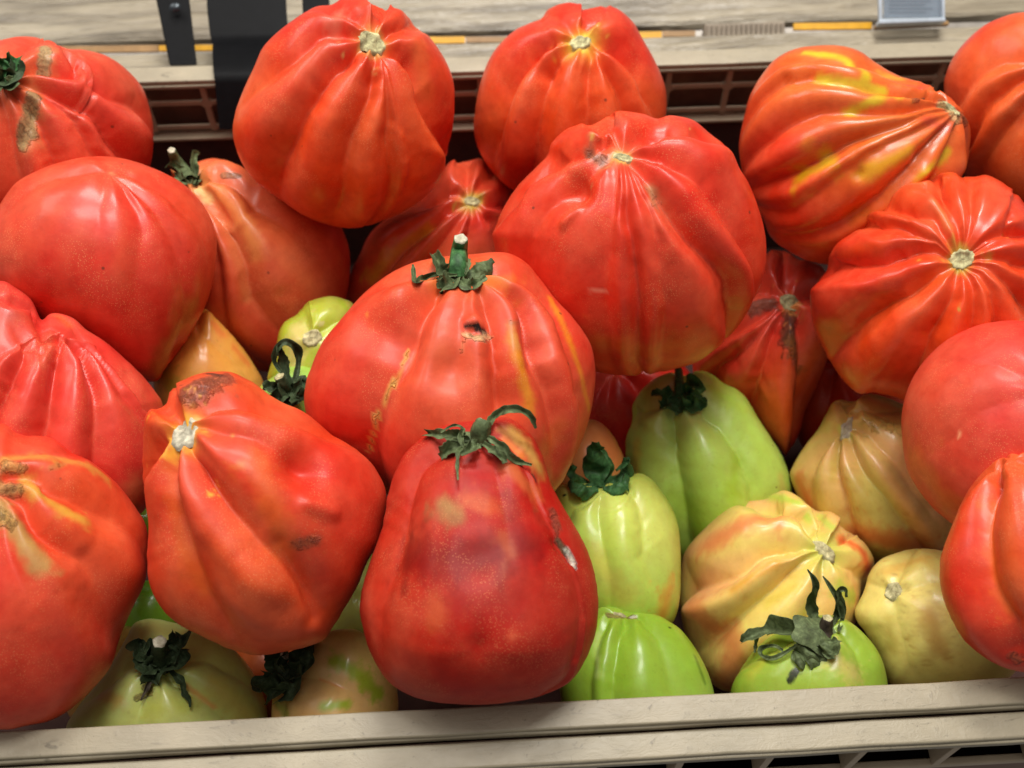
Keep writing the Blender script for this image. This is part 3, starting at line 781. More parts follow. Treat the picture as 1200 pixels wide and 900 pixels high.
tomato('t4', 'red_tomato', 'tall ribbed red tomato in the back row beside the black strap', G_RED,
  [(388,5),(402,-3),(420,-5),(435,1),(441,11),(453,7),(470,12),(482,24),(487,32),(503,43),(520,67),(530,90),(533,113),(531,147),(525,173),(520,200),(507,222),(483,242),(453,257),(420,267),(390,265),(357,253),(327,233),(300,213),(283,190),(273,160),(275,133),(286,103),(297,80),(310,53),(337,28),(367,9)],
  (437,50), D['t4'], ring=(22, (214, 160, 90)), col=RED, alt=ORA, auto=8, aamp=8, top=(222,120,50), topr=.13, dim=.12,
  grooves=[([(425,60),(397,77),(372,105),(350,145),(325,205)],12,7,17,.8),([(424,46),(398,34),(373,38),(350,54),(323,75)],9,6,13,.7),([(426,38),(420,24),(400,9)],7,5,9,.9),([(438,38),(440,24),(441,8)],9,5,8,.9),
           ([(450,42),(460,33),(488,31)],7,4,9,.8),([(450,62),(473,68),(490,85),(497,110),(507,140),(524,172)],12,5,13,.7),([(440,66),(437,103),(427,133),(410,180),(398,240)],10,7,13),([(447,66),(455,117),(457,167),(462,235)],9,5,11),([(470,150),(482,190),(475,225)],3,8,12)],
  dents=[((385,220),30,-2),((320,180),22,3)],
  paint=[([(388,28),(400,15)],16,(222,120,95),.45,1.0),((391,45),15,(222,130,100),.45,1.0),([(490,60),(500,110)],16,(218,90,30),.5,1.0),([(340,90),(365,80)],20,(222,95,60),.35,1.0)])

tomato('t6', 'red_tomato', 'plump orange-red tomato in the middle of the back row with pale green stalk scar', G_RED,
  [(633,22),(640,13),(652,6),(667,3),(683,6),(693,14),(702,8),(714,7),(728,13),(743,27),(752,43),(767,70),(777,93),(781,113),(780,140),(772,175),(745,205),(700,225),(650,231),(608,226),(580,205),(563,180),(555,153),(557,127),(563,97),(573,70),(587,50),(607,33)],
  (681,50), D['t6'], ring=(19, (222, 190, 70)), col=RED, alt=ORA, auto=8, aamp=8, top=(230,170,60), topr=.17, dim=.13,
  grooves=[([(668,47),(640,53),(612,72),(588,110),(575,160)],13,6,17,.7),([(668,58),(652,70),(640,95),(628,140),(622,205)],12,5,14,.8),([(690,62),(693,90),(692,140),(690,215)],11,5,13),([(698,60),(713,82),(732,115),(746,175)],10,5,12),([(699,52),(722,58),(745,78),(760,110)],9,5,13,.8),([(672,40),(664,26),(650,15)],5,4,8,.8),([(687,38),(692,26),(694,12)],9,5,8,.9)],
  dents=[((632,82),13,5)],
  paint=[((640,120),28,(215,70,25),.5,1.0),([(615,90),(625,60)],14,(225,80,40),.5,1.0)])

tomato('t5', 'red_tomato', 'small ribbed red tomato low in the back between two tall ones, yellow-streaked side', G_RED,
  [(520,197),(530,188),(542,190),(552,187),(564,186),(576,196),(595,213),(607,240),(605,290),(590,330),(540,368),(480,375),(430,370),(406,355),(406,330),(420,300),(438,268),(470,245),(500,222)],
  (553,235), D['t5'], ring=(13, (180, 160, 70)), col=(206,48,36), alt=(218,88,42), auto=9, aamp=8, mat='shiny', top=(190,170,80), topr=.14, dim=.12,
  grooves=[([(546,241),(520,252),(475,285),(440,325)],9,5,14,.8),([(549,244),(528,272),(508,300),(495,330)],9,5,13,.8),([(554,246),(551,275),(548,310)],8,5,12,.8),([(546,230),(530,228),(508,232)],7,4,9,.9),([(549,224),(546,208),(541,190)],7,4,7,.9),([(558,226),(568,212),(580,203)],7,4,8,.9),([(562,235),(580,238),(602,240)],7,4,8,.9),([(560,243),(580,262),(595,290)],7,4,9,.9)],
  paint=[([(500,270),(465,292),(438,325)],13,(214,140,30),.8,1.0)])

tomato('t7', 'red_tomato', 'largest red tomato, glossy and deeply creased, in the middle of the crate', G_RED,
  [(577,280),(581,265),(590,243),(607,217),(627,197),(640,183),(647,167),(663,152),(683,145),(703,146),(710,137),(727,130),(753,133),(770,138),(787,135),(813,141),(833,157),(857,177),(867,197),(880,220),(893,257),(898,287),(896,320),(884,350),(867,380),(840,408),(815,425),(780,435),(740,440),(710,438),(680,428),(650,405),(615,365),(590,325)],
  (729,184), D['t7'], ring=(14, (222, 170, 80)), gk=.95, col=(210,44,24), alt=(224,66,22), auto=6, aamp=8, dim=.14, ds=.9, top=(225,110,70), topr=.10,
  grooves=[([(733,196),(735,230),(736,262),(742,300),(747,350),(748,430)],34,6,15,.9),([(722,230),(716,270),(710,330),(712,410)],5,8,18,.3),([(722,180),(700,176),(665,181),(635,196),(612,225)],10,5,11,.8),([(722,172),(712,156),(708,141)],12,5,9,.9),
           ([(738,180),(748,165),(765,154),(795,150),(830,158)],12,6,11,.8),([(744,190),(765,220),(795,262),(830,300),(860,335),(868,375)],14,5,12,.6),([(742,183),(775,185),(815,205),(850,240),(880,290)],12,5,12,.5),([(752,225),(768,265),(780,340),(776,410)],5,6,12,.4),([(712,190),(660,225),(625,270),(605,330)],6,6,12,.4)],
  dents=[((677,226),17,12),([(662,262),(678,244)],5,-4),((735,310),30,2)],
  paint=[([(690,184),(708,190)],15,(190,110,75),.6,.9),([(690,183),(708,189)],11,(130,78,56),.9,.8,.35),([(762,222),(768,242)],12,(180,130,92),.8,.9,.3),([(772,236),(782,252)],12,(205,90,60),.5,.9),([(722,141),(730,147)],10,(176,90,70),.5,.9),([(770,250),(830,300),(850,350)],22,(210,60,35),.5,1.0),([(700,400),(760,410),(810,400)],22,(216,100,25),.45,1.0),([(690,341),(714,340)],3,(235,150,120),.5,.8)])

tomato('t8', 'red_tomato', 'red tomato lying on its side with yellow blotches and corky tip', G_RED,
  [(867,187),(866,167),(871,140),(878,113),(893,87),(910,68),(932,57),(957,53),(983,53),(1007,59),(1027,73),(1050,87),(1077,95),(1100,105),(1117,117),(1130,133),(1137,152),(1136,175),(1130,202),(1105,240),(1065,272),(1015,298),(985,310),(968,310),(945,305),(922,293),(903,278),(893,255),(886,238),(873,213)],
  (1122,130), D['t8'], col=(208,52,24), alt=(218,104,34), auto=7, aamp=8, mat='shiny', dim=.05, ds=.9,
  grooves=[([(1104,124),(1075,125),(1035,130),(985,127),(930,140),(895,165)],8,5,14,.9),([(1105,118),(1060,107),(1015,98),(960,88),(915,92)],8,4,12,.8),([(1104,131),(1085,132),(1060,147),(1020,158),(975,178),(925,205)],13,6,14,.7),([(1112,142),(1095,165),(1070,195),(1035,232),(1000,258)],9,6,14,.8),([(1110,112),(1055,93),(1015,74),(965,66)],6,4,9,.8),([(1122,145),(1115,170),(1098,205)],6,5,9,.8),([(1040,166),(1000,195),(960,225),(930,250)],4,8,16,.3)],
  dents=[((1008,205),7,3),((1082,203),6,-2)],
  paint=[([(945,62),(985,68),(1015,90)],9,(208,180,28),.9,.9),([(960,93),(1000,98),(1035,108)],9,(205,180,40),.9,.8),([(995,132),(1025,118),(1060,116)],9,(200,165,22),.9,.8),([(940,205),(960,195),(970,190)],18,(196,160,10),.85,1.0),([(1010,205),(1040,190),(1065,178)],15,(205,150,15),.8,1.0),([(1080,205),(1098,190),(1108,178)],11,(196,165,20),.85,.9),((945,170),14,(210,120,10),.6,1.0),((1000,245),20,(200,110,10),.6,1.0),([(1015,85),(1055,92)],10,(212,150,40),.75,1.0),
         ([(1062,115),(1084,119)],6,(112,62,38),.9,.6,.7),([(1102,124),(1120,135)],10,(196,168,120),.9,.6,1.0),([(1122,130),(1130,142)],9,(150,90,60),.6,.8,.8),([(1085,140),(1110,150)],14,(178,50,45),.6,1.0),([(1065,100),(1100,112)],12,(206,50,40),.7,1.0)])

tomato('t9', 'red_tomato', 'orange-red ribbed tomato cut off by the right edge in the back row', G_RED,
  [(1200,14),(1177,19),(1153,30),(1133,47),(1117,67),(1108,88),(1106,108),(1112,150),(1128,200),(1155,240),(1205,258),(1262,240),(1300,180),(1305,100),(1270,35),(1235,15)],
  (1240,85), D['t9'], col=(210,56,28), alt=(222,92,34), auto=5, aamp=8, mat='red',
  grooves=[([(1228,72),(1185,70),(1145,86),(1120,120)],7,7,15,.8),([(1228,85),(1190,98),(1150,130),(1132,170)],9,7,15,.8),([(1230,100),(1200,130),(1165,165),(1140,200)],9,7,15,.8)],
  paint=[([(1140,185),(1200,150)],14,(222,110,55),.4,1.0)])

tomato('t10', 'red_tomato', 'bright red pumpkin-ribbed tomato at the right with its stalk scar facing the viewer', G_RED,
  [(950,362),(951,338),(968,318),(972,300),(984,282),(1008,266),(1017,252),(1032,243),(1044,229),(1060,217),(1080,213),(1090,210),(1100,204),(1116,202),(1134,207),(1155,205),(1174,213),(1190,226),(1205,243),(1228,272),(1242,320),(1238,380),(1215,430),(1170,468),(1120,478),(1070,474),(1050,466),(1027,461),(1007,461),(990,448),(973,424),(966,410),(954,385)],
  (1127,304), D['t10'], ring=(19, (176, 150, 60)), col=(212,44,20), alt=(224,78,26), auto=0, aamp=8, dim=.17, ds=.82, mat='shiny', top=(200,120,50), topr=.09, res=(120,230), gk=.95,
  grooves=[([(1117,294),(1100,268),(1080,252),(1034,243)],9,5,10,.8),([(1115,297),(1082,277),(1050,265),(1012,260)],7,4,9,.8),([(1114,300),(1077,291),(1044,300),(1008,306),(972,312)],13,5,12,.8),([(1116,308),(1097,323),(1062,345),(1020,366),(975,408)],17,5,13,.8),
           ([(1123,315),(1115,350),(1096,384),(1078,425),(1070,460)],14,5,13,.8),([(1133,316),(1142,345),(1143,385)],12,4,9,.8),([(1138,314),(1160,340),(1172,380),(1170,430)],12,4,11,.8),([(1140,308),(1170,322),(1205,352)],13,4,11,.8),([(1141,303),(1172,304),(1225,312)],10,4,10,.8),([(1137,296),(1160,280),(1190,270),(1220,272)],13,5,10,.8),
           ([(1127,292),(1121,264),(1109,237),(1090,210)],11,5,10,.8),([(1135,288),(1150,262),(1172,240),(1188,226)],0,5,9,.8),([(1131,290),(1138,255),(1135,225),(1132,207)],7,4,8,.5),([(1180,272),(1185,245),(1190,226)],4,5,8,.6)],
  paint=[([(1010,390),(1060,350),(1100,325)],24,(224,80,20),.5,1.0),([(1095,235),(1112,265)],9,(226,120,60),.5,1.0),([(985,300),(1040,280)],14,(224,70,20),.5,1.0)])

tomato('t11', 'red_tomato', 'dark red tomato with two brown rotten patches beside its stalk scar', G_RED,
  [(898,297),(908,293),(924,296),(935,303),(948,306),(966,316),(978,345),(976,400),(958,450),(945,480),(938,505),(922,532),(903,515),(878,488),(845,462),(815,442),(815,410),(840,365),(868,325)],
  (925,355), D['t11'], ring=(17, (222, 150, 80)), col=(216,56,34), alt=(222,92,40), auto=6, aamp=9, mat='shiny', top=(212,60,48), topr=.5, dim=.12,
  grooves=[([(917,362),(893,386),(868,408),(838,430)],11,6,14,.8),([(921,366),(905,395),(892,430),(878,465)],11,6,13,.8),([(933,364),(948,395),(950,430),(942,475)],12,5,12,.8),([(917,352),(900,340),(885,338)],7,4,9,.8),([(922,346),(918,330),(922,300)],9,4,8,.9),([(934,350),(955,345),(970,355)],8,4,9,.9),([(915,357),(900,366),(878,380)],6,4,9,.8)],
  paint=[([(886,360),(905,355)],13,(135,80,65),.85,.7,.4),([(927,372),(925,400)],13,(96,52,40),.95,.6,.75),([(928,400),(934,430),(932,460)],12,(130,78,30),.75,.8,.4),([(890,455),(930,500)],26,(196,80,15),.5,1.0),([(880,400),(905,380)],14,(205,75,60),.4,1.0)])

tomato('t12', 'red_tomato', 'large smooth matte pinkish red tomato cut off by the right edge', G_RED,
  [(1057,513),(1057,482),(1066,450),(1083,423),(1107,400),(1133,386),(1160,378),(1200,376),(1250,388),(1295,430),(1315,500),(1290,575),(1240,622),(1180,632),(1135,625),(1112,611),(1093,595),(1075,572),(1062,547)],
  (1215,462), D['t12'], col=(204,48,36), alt=(210,74,46), auto=5, aamp=4, mat='matte', dim=.03, ds=.85,
  grooves=[([(1160,395),(1135,425),(1118,460),(1115,490)],1.5,6,14,.5),([(1190,470),(1150,480),(1120,510)],2,6,16,.5),([(1200,440),(1165,425),(1130,425)],2,6,16,.5)],
  paint=[([(1193,462),(1198,478)],9,(186,62,50),.4,1.0),([(1075,540),(1110,590)],26,(212,110,45),.5,1.0),([(1124,512),(1125,506)],2.6,(235,170,120),.6,.7)])

tomato('t13', 'red_tomato', 'glossy red tomato with one deep curved crease at the right front corner', G_RED,
  [(1101,668),(1103,650),(1113,622),(1125,592),(1140,566),(1160,545),(1175,536),(1190,531),(1215,533),(1260,558),(1295,620),(1300,700),(1262,765),(1225,790),(1200,788),(1173,781),(1150,768),(1127,747),(1110,715),(1102,688)],
  (1185,545), D['t13'], col=(206,46,24), alt=(220,88,32), auto=6, aamp=7, mat='red', dim=.03, ds=.9,
  grooves=[([(1172,545),(1155,580),(1150,620),(1153,660),(1166,700),(1192,735)],13,6,13,.7)],
  dents=[((1190,770),16,3)],
  paint=[([(1165,590),(1165,660),(1185,715)],15,(220,95,22),.6,1.0),([(1186,768),(1194,774)],10,(120,80,55),.6,.8,.5)])

tomato('t14', 'yellow_tomato', 'ribbed yellow and orange tomato with a wrinkled shoulder, below the pumpkin-ribbed red one', G_YEL,
  [(926,560),(932,540),(945,520),(957,505),(967,487),(976,472),(989,468),(999,472),(1010,464),(1025,462),(1050,470),(1075,485),(1105,530),(1122,590),(1115,640),(1075,660),(1020,658),(990,645),(965,622),(940,590)],
  (992,502), D['t14'], ring=(16, (206, 196, 100)), col=(228,168,104), alt=(196,192,92), auto=6, aamp=6, mat='green', top=(216,180,90), topr=.22, dim=.10, streak=.7,
  grooves=[([(984,510),(976,545),(983,580),(992,620)],8,5,11,.7),([(993,512),(1005,545),(1035,585),(1068,622),(1085,650)],8,5,11,.7),([(1003,503),(1028,520),(1052,545),(1072,572)],5,4,10,.7),([(997,492),(1008,482),(1030,476)],5,4,8,.7),([(980,508),(960,530),(948,555)],5,4,9,.7),([(991,490),(997,480),(1001,468)],7,4,6,.9)],
  paint=[([(1020,490),(1045,500)],18,(200,170,80),.7,.8,.35),([(1050,480),(1020,468)],10,(222,150,90),.6,1.0),([(985,520),(975,560)],9,(190,170,60),.5,1.0),([(1000,560),(1020,600)],12,(170,140,45),.5,1.0),([(1080,640),(1000,625)],28,(196,72,30),.7,1.0),([(1100,560),(1080,600)],18,(170,120,40),.5,1.0),([(935,560),(948,590)],14,(215,100,40),.6,1.0),([(1008,516),(1022,528)],8,(225,190,110),.5,1.0,.25)])

tomato('t15', 'green_tomato', 'tall pale green tomato with dark calyx and upright stalk', G_GRN,
  [(741,492),(741,477),(750,459),(765,445),(780,438),(792,437),(802,441),(812,436),(825,435),(837,440),(850,450),(865,457),(877,470),(890,492),(905,515),(917,535),(926,560),(927,582),(915,625),(880,655),(830,668),(790,655),(762,625),(745,590),(736,550),(733,518)],
  (796,466), D['t15'], col=(160,196,62), alt=(182,206,96), auto=5, aamp=7, mat='green', top=(212,222,140), topr=.34, dim=.10,
  grooves=[([(786,482),(785,520),(790,570),(800,640)],11,7,14,.6),([(812,475),(845,490),(874,525),(892,570),(900,620)],12,7,15,.6),([(782,470),(758,478),(742,488)],6,5,10,.8),([(805,455),(803,440)],6,4,7,.9)],
  dents=[((862,555),16,4)],
  paint=[([(862,540),(860,575)],18,(150,180,20),.6,1.0),([(745,520),(745,550)],14,(205,175,60),.6,1.0),([(830,450),(870,480)],14,(176,205,60),.5,1.0),([(800,580),(830,640)],26,(140,175,30),.5,1.0),([(915,560),(922,600)],10,(200,180,90),.5,1.0)])

tomato('t16', 'green_tomato', 'yellowish green tomato with a large green cup-shaped calyx beside the pear-shaped red one', G_GRN,
  [(640,610),(643,585),(652,570),(672,566),(700,565),(728,562),(740,556),(752,555),(764,562),(774,574),(786,592),(794,612),(797,633),(798,667),(797,700),(788,730),(755,750),(710,748),(670,728),(645,680)],
  (704,572), D['t16'], col=(182,202,80), alt=(202,204,100), auto=4, aamp=5, mat='green', top=(196,206,100), topr=.4, dim=.05,
  grooves=[([(724,566),(744,580),(755,612),(756,650)],5,5,12,.7)],
  paint=[([(785,690),(775,725)],20,(212,140,50),.8,1.0),([(700,660),(730,700)],30,(205,185,80),.6,1.0),([(745,590),(755,610)],10,(200,200,90),.4,1.0),((661,580),2.6,(10,10,8),1.0,.3),([(685,640),(700,680)],12,(150,160,60),.35,1.0)])

tomato('t17', 'yellow_tomato', 'ribbed yellow tomato blushing peach, brown oval stalk scar on its right end', G_YEL,
  [(798,664),(806,641),(830,615),(852,597),(875,588),(895,585),(905,579),(920,575),(935,581),(948,592),(957,598),(972,599),(984,607),(989,621),(1000,625),(1014,637),(1024,655),(1023,668),(1016,685),(1008,702),(1002,730),(985,770),(945,800),(900,812),(850,810),(825,790),(805,750),(796,705)],
  (966,645), D['t17'], ring=(17, (190, 180, 90)), col=(224,196,100), alt=(230,148,104), auto=0, mat='green', dim=.10, top=(190,192,84), topr=.34, streak=.7,
  grooves=[([(954,642),(930,640),(900,642),(868,663),(830,682),(800,692)],14,6,14,.6),([(954,652),(930,668),(898,695),(862,722),(835,745)],13,6,14,.6),([(957,633),(948,607),(930,595),(895,587)],12,5,8,.8),([(962,633),(962,615),(958,600)],8,4,7,.9),([(975,638),(985,630),(990,622)],8,4,7,.9),([(978,656),(1000,668),(1014,685)],6,4,9,.8),([(966,658),(965,690),(950,730)],6,5,12,.7)],
  paint=[([(830,640),(880,610),(920,610)],20,(222,128,74),.85,1.0),([(815,720),(860,755),(850,795)],34,(208,118,62),.85,1.0),([(860,690),(910,660)],10,(214,150,50),.7,1.0),([(900,580),(935,590),(948,610)],9,(182,200,70),.9,.9),([(960,605),(975,618)],9,(180,200,80),.8,1.0),([(985,632),(1010,645),(1018,670)],13,(216,88,40),.9,1.0),([(985,690),(1000,700)],16,(160,185,60),.8,1.0),([(900,705),(930,690)],14,(186,165,40),.5,1.0)])

tomato('t18', 'yellow_tomato', 'small mottled yellow tomato with a round sunken stalk scar, next to the front rim', G_YEL,
  [(1002,714),(1012,693),(1019,671),(1033,655),(1053,647),(1073,643),(1103,645),(1150,660),(1195,710),(1200,770),(1160,810),(1095,815),(1050,806),(1036,790),(1028,765),(1014,742),(1004,728)],
  (1047,693), D['t18'], ring=(17, (180, 150, 80)), col=(226,206,116), alt=(206,190,100), auto=5, aamp=5, mat='green', dim=.08, streak=.6,
  grooves=[([(1047,704),(1050,730),(1060,770)],3,5,12,.6),([(1036,690),(1020,685)],3,4,8,.8),([(1058,690),(1090,682)],3,4,8,.8)],
  paint=[([(1042,725),(1045,760)],16,(176,150,60),.5,1.0),([(1090,720),(1100,760)],26,(172,118,45),.7,1.0),([(1040,670),(1080,655)],14,(216,165,70),.6,1.0),([(1047,690),(1047,712)],14,(205,200,110),.5,1.0)])

tomato('t19', 'green_tomato', 'vivid green tomato at the front rim under a spread star-shaped calyx', G_GRN,
  [(857,806),(866,787),(883,763),(900,748),(925,732),(950,722),(975,721),(993,727),(1010,740),(1027,760),(1037,783),(1040,815),(1025,850),(985,875),(920,878),(875,855),(858,828)],
  (964,742), D['t19'], col=(138,166,48), alt=(158,174,70), auto=6, aamp=5, mat='green', dim=.08,
  grooves=[([(958,765),(950,790),(945,820)],4,5,10,.6),([(985,742),(1005,760),(1020,800)],5,5,10,.6)],
  paint=[([(975,770),(1000,790)],20,(190,176,96),.8,1.0,.2),([(880,790),(900,770)],14,(176,172,60),.6,1.0),([(926,797),(932,787)],5,(20,22,10),.95,.4)])

tomato('t20', 'green_tomato', 'bright green tomato at the front rim, right of the pear-shaped red one', G_GRN,
  [(655,800),(665,765),(685,728),(702,713),(720,711),(737,717),(767,720),(784,728),(801,741),(820,768),(834,800),(838,835),(815,870),(765,888),(710,882),(670,855)],
  (728,722), D['t20'], col=(132,164,44), alt=(156,180,76), auto=5, aamp=5, mat='green', dim=.06,
  grooves=[([(733,728),(722,760),(716,810)],5,5,10,.6),([(748,724),(772,748),(788,800)],4,5,12,.6),([(716,724),(700,750),(690,800)],4,5,10,.6)],
  paint=[([(706,720),(722,722),(742,724)],5,(120,104,60),.8,.5,.7),([(700,745),(700,790)],9,(180,196,110),.5,1.0),((784,735),2.2,(15,18,8),1,.3),([(815,770),(826,800)],5,(60,90,20),.6,.8)])

tomato('t22', 'red_tomato', 'big lumpy red tomato in the centre with green stalk, small hole and corky seam', G_RED,
  [(357,477),(358,450),(367,423),(380,397),(400,373),(423,347),(443,330),(463,317),(487,307),(517,301),(557,297),(577,295),(597,297),(617,308),(633,326),(650,349),(670,370),(687,393),(695,413),(698,440),(695,470),(687,503),(673,537),(655,570),(622,600),(570,612),(510,605),(455,580),(405,545),(368,510)],
  (540,322), D['t22'], col=(202,46,30), alt=(212,78,40), auto=5, aamp=7, mat='matte', dim=.09, ds=.88, top=(208,104,34), topr=.2, res=(120,210), pear=([0,.2,.45,1],[.86,.95,1.02,1.0]),
  grooves=[([(520,332),(500,352),(485,382),(476,415),(458,450),(440,495),(430,540)],14,8,19,.7),([(556,335),(572,360),(580,400),(583,440),(588,480)],11,7,14,.6),([(575,330),(602,342),(618,365),(624,395),(630,425),(648,455)],13,7,16,.6),([(590,318),(630,338),(658,375),(676,420),(684,465)],8,7,13,.5),([(512,325),(485,320),(455,328)],6,6,12,.7),([(548,338),(545,355),(540,375)],3,6,10)],
  dents=[((525,432),24,7),((636,402),15,5),([(430,385),(470,400)],22,6),((556,385),8,5),([(555,375),(548,378),(560,378)],5,-3),((470,350),22,-7),((600,470),22,4)],
  paint=[([(600,392),(610,430),(622,480)],10,(206,122,18),.85,.9),([(598,380),(606,405)],8,(190,120,60),.7,.9),([(645,350),(668,400),(682,445),(690,480)],7,(212,120,20),.85,.9),([(560,330),(600,330)],18,(214,110,30),.7,1.0),([(505,330),(520,325)],14,(212,110,50),.6,1.0),
         ([(478,412),(466,440),(450,472),(440,498),(432,530)],2.6,(216,150,70),.95,.5,.4),([(462,447),(461,452)],4,(225,170,90),.9,.5,.5),([(440,488),(439,494)],4.5,(225,170,90),.9,.5,.5),
         ([(549,380),(558,383),(568,389)],5.5,(30,12,8),1.0,.35),([(546,392),(558,396),(572,394)],5,(200,160,120),.9,.5,.9),([(544,400),(540,412)],4,(215,120,80),.6,.9,.4),([(630,540),(655,500)],20,(205,95,30),.5,1.0),([(598,377),(612,382)],5,(150,90,50),.5,.8,.3)])

tomato('t23', 'red_tomato', 'large lumpy red tomato with pale round stalk scar and a wrinkled brown shoulder', G_RED,
  [(166,520),(168,493),(177,480),(195,473),(199,460),(212,447),(237,437),(263,435),(280,439),(303,452),(327,469),(357,483),(377,499),(390,510),(413,523),(433,540),(448,563),(453,584),(450,610),(443,637),(430,660),(419,687),(403,715),(383,747),(360,758),(333,764),(300,768),(267,760),(233,744),(207,730),(187,710),(175,683),(172,650),(174,617),(170,590),(167,560)],
  (218,509), D['t23'], ring=(30, (230, 160, 50)), col=(204,42,22), alt=(212,78,32), auto=0, mat='matte', dim=.12, ds=.9, top=(226,150,40), topr=.135, res=(120,210),
  grooves=[([(208,519),(199,540),(198,570),(203,607),(213,647),(228,680)],12,6,14,.7),([(223,523),(236,556),(268,600),(303,637),(345,672)],13,6,16,.7),([(231,494),(252,474),(285,470),(320,478),(350,490)],9,6,13,.6),([(206,504),(188,518),(172,538)],12,6,11,.8),([(212,495),(203,482),(199,466)],10,5,9,.8),([(232,504),(262,506),(300,512),(335,530)],5,6,11,.6)],
  dents=[((356,545),24,13),([(362,590),(392,600)],9,-4),((305,690),42,-8),([(330,640),(362,690),(370,730)],9,4),([(240,650),(280,690),(330,720)],16,3),((240,455),20,-4)],
  paint=[([(222,462),(240,450),(262,442)],24,(140,72,50),.85,.8,.42),([(247,438),(258,440)],8,(80,45,35),.8,.8,.5),([(348,638),(366,634)],12,(120,60,35),.75,.8,.35),([(300,540),(320,590),(330,640)],26,(206,92,22),.5,1.0),([(185,490),(200,500)],14,(206,96,30),.6,1.0),([(200,545),(215,640),(240,690)],18,(205,88,24),.55,1.0),((284,545),9,(190,120,45),.5,1.0)])

tomato('t24', 'red_tomato', 'pinkish red tomato with fan-like folds at the left edge', G_RED,
  [(0,329),(17,335),(33,347),(43,362),(46,374),(52,370),(67,367),(87,373),(103,387),(123,400),(143,417),(167,440),(183,460),(191,475),(198,510),(195,555),(172,595),(130,625),(60,632),(-20,605),(-70,540),(-80,450),(-62,375),(-30,338)],
  (43,384), D['t24'], gk=.85, res=(124,240), col=(210,46,42), alt=(212,60,44), auto=4, aamp=8, dim=.10, ds=.9, top=(208,52,36), topr=.2,
  grooves=[([(40,388),(27,415),(7,450),(-10,480)],14,6,14,.8),([(68,392),(68,430),(61,473),(52,515)],15,5,12,.8),([(68,390),(98,408),(115,450),(118,492),(116,550)],13,5,13,.7),([(66,385),(105,396),(135,428),(158,455),(178,482)],9,4,11,.8),([(62,387),(90,395),(120,420),(145,460)],5,4,9,.6),([(38,382),(18,400),(-5,412)],10,5,11,.9),([(44,378),(38,360),(15,352),(-10,360)],9,5,9,.9)],
  dents=[((58,390),9,-4)],
  paint=[([(20,370),(0,375)],20,(176,70,50),.55,1.0),([(60,395),(50,430)],10,(180,75,50),.45,1.0),([(80,380),(70,372)],10,(214,90,40),.6,1.0),([(155,570),(160,600)],20,(206,120,70),.6,1.0)])

tomato('t25', 'red_tomato', 'big red tomato with khaki and yellow stripes in the left front corner', G_RED,
  [(0,497),(12,501),(30,509),(50,511),(67,516),(85,528),(107,541),(125,555),(142,572),(160,596),(170,613),(174,632),(173,660),(169,685),(157,710),(143,741),(132,777),(115,801),(87,828),(60,844),(30,851),(0,855),(-55,848),(-120,800),(-152,720),(-150,640),(-110,560),(-55,508)],
  (-8,572), D['t25'], col=(206,48,28), alt=(214,80,38), auto=5, aamp=8, mat='matte', dim=.08, ds=.88, pear=([0,.3,1],[.95,1,1]),
  grooves=[([(3,572),(25,590),(46,622),(66,636),(100,656)],11,6,15,.8),([(8,556),(35,555),(60,572),(90,582),(140,600)],10,6,15,.7),([(0,530),(30,528),(80,530)],5,5,11,.8),([(0,590),(10,640),(30,700),(35,760)],5,8,20,.5)],
  dents=[([(85,690),(140,740)],20,3),((60,700),36,-3),((125,620),24,4)],
  paint=[([(5,538),(50,535),(100,545),(125,560)],13,(200,130,55),.8,.9),([(30,562),(60,590),(95,608)],14,(204,150,55),.85,.9),([(-5,590),(25,625),(50,662)],19,(172,130,70),.9,.8),([(-5,570),(12,575)],14,(170,135,85),.8,.8,.6),([(5,545),(25,550)],11,(196,150,90),.8,.8,.5),([(0,600),(12,612)],12,(170,135,80),.7,.8,.55),([(60,548),(76,544)],6,(176,120,60),.6,.9,.3)])

tomato('t26', 'green_tomato', 'olive green tomato with a black wilted calyx at the front rim, left of the crate', G_GRN,
  [(78,850),(90,830),(104,812),(120,790),(133,773),(147,748),(157,731),(175,725),(197,728),(232,738),(275,762),(303,800),(314,845),(300,890),(250,920),(170,925),(105,905),(78,880)],
  (190,775), D['t26'], col=(190,196,112), alt=(188,196,96), auto=4, aamp=6, mat='green', dim=.12,
  grooves=[([(180,792),(166,815),(156,842),(150,880)],8,5,11,.8),([(204,796),(232,812),(262,832),(285,860)],8,5,12,.8),([(178,778),(150,780),(125,800)],4,5,11,.8),([(200,775),(240,770),(280,790)],4,5,12,.8)],
  paint=[([(180,830),(215,830)],22,(178,180,66),.6,1.0),([(180,735),(230,745)],20,(165,135,70),.5,1.0),([(218,803),(250,828)],5,(206,110,60),.6,1.0),([(170,805),(178,812),(160,818)],5,(90,60,35),.7,.7,.6),([(140,820),(120,815)],12,(196,120,50),.4,1.0),([(250,800),(290,840)],22,(196,150,50),.4,1.0)])

tomato('t27', 'green_tomato', 'brown-green tomato with a curled dark calyx on its left end', G_GRN,
  [(318,840),(322,805),(338,775),(363,754),(380,742),(400,737),(418,738),(432,747),(452,770),(465,805),(464,850),(440,885),(395,900),(345,890),(320,865)],
  (336,795), D['t27'], col=(214,170,104), alt=(192,186,84), auto=4, aamp=5, mat='green', dim=.08,
  grooves=[([(350,790),(376,793),(402,803),(435,820)],7,5,11,.7)],
  paint=[([(395,775),(425,795),(445,815)],14,(150,170,16),.9,.9),([(380,828),(405,825)],10,(150,172,30),.9,.9),([(375,796),(402,806)],3,(222,140,80),.6,.9),([(325,825),(335,835)],12,(150,160,60),.8,1.0)])

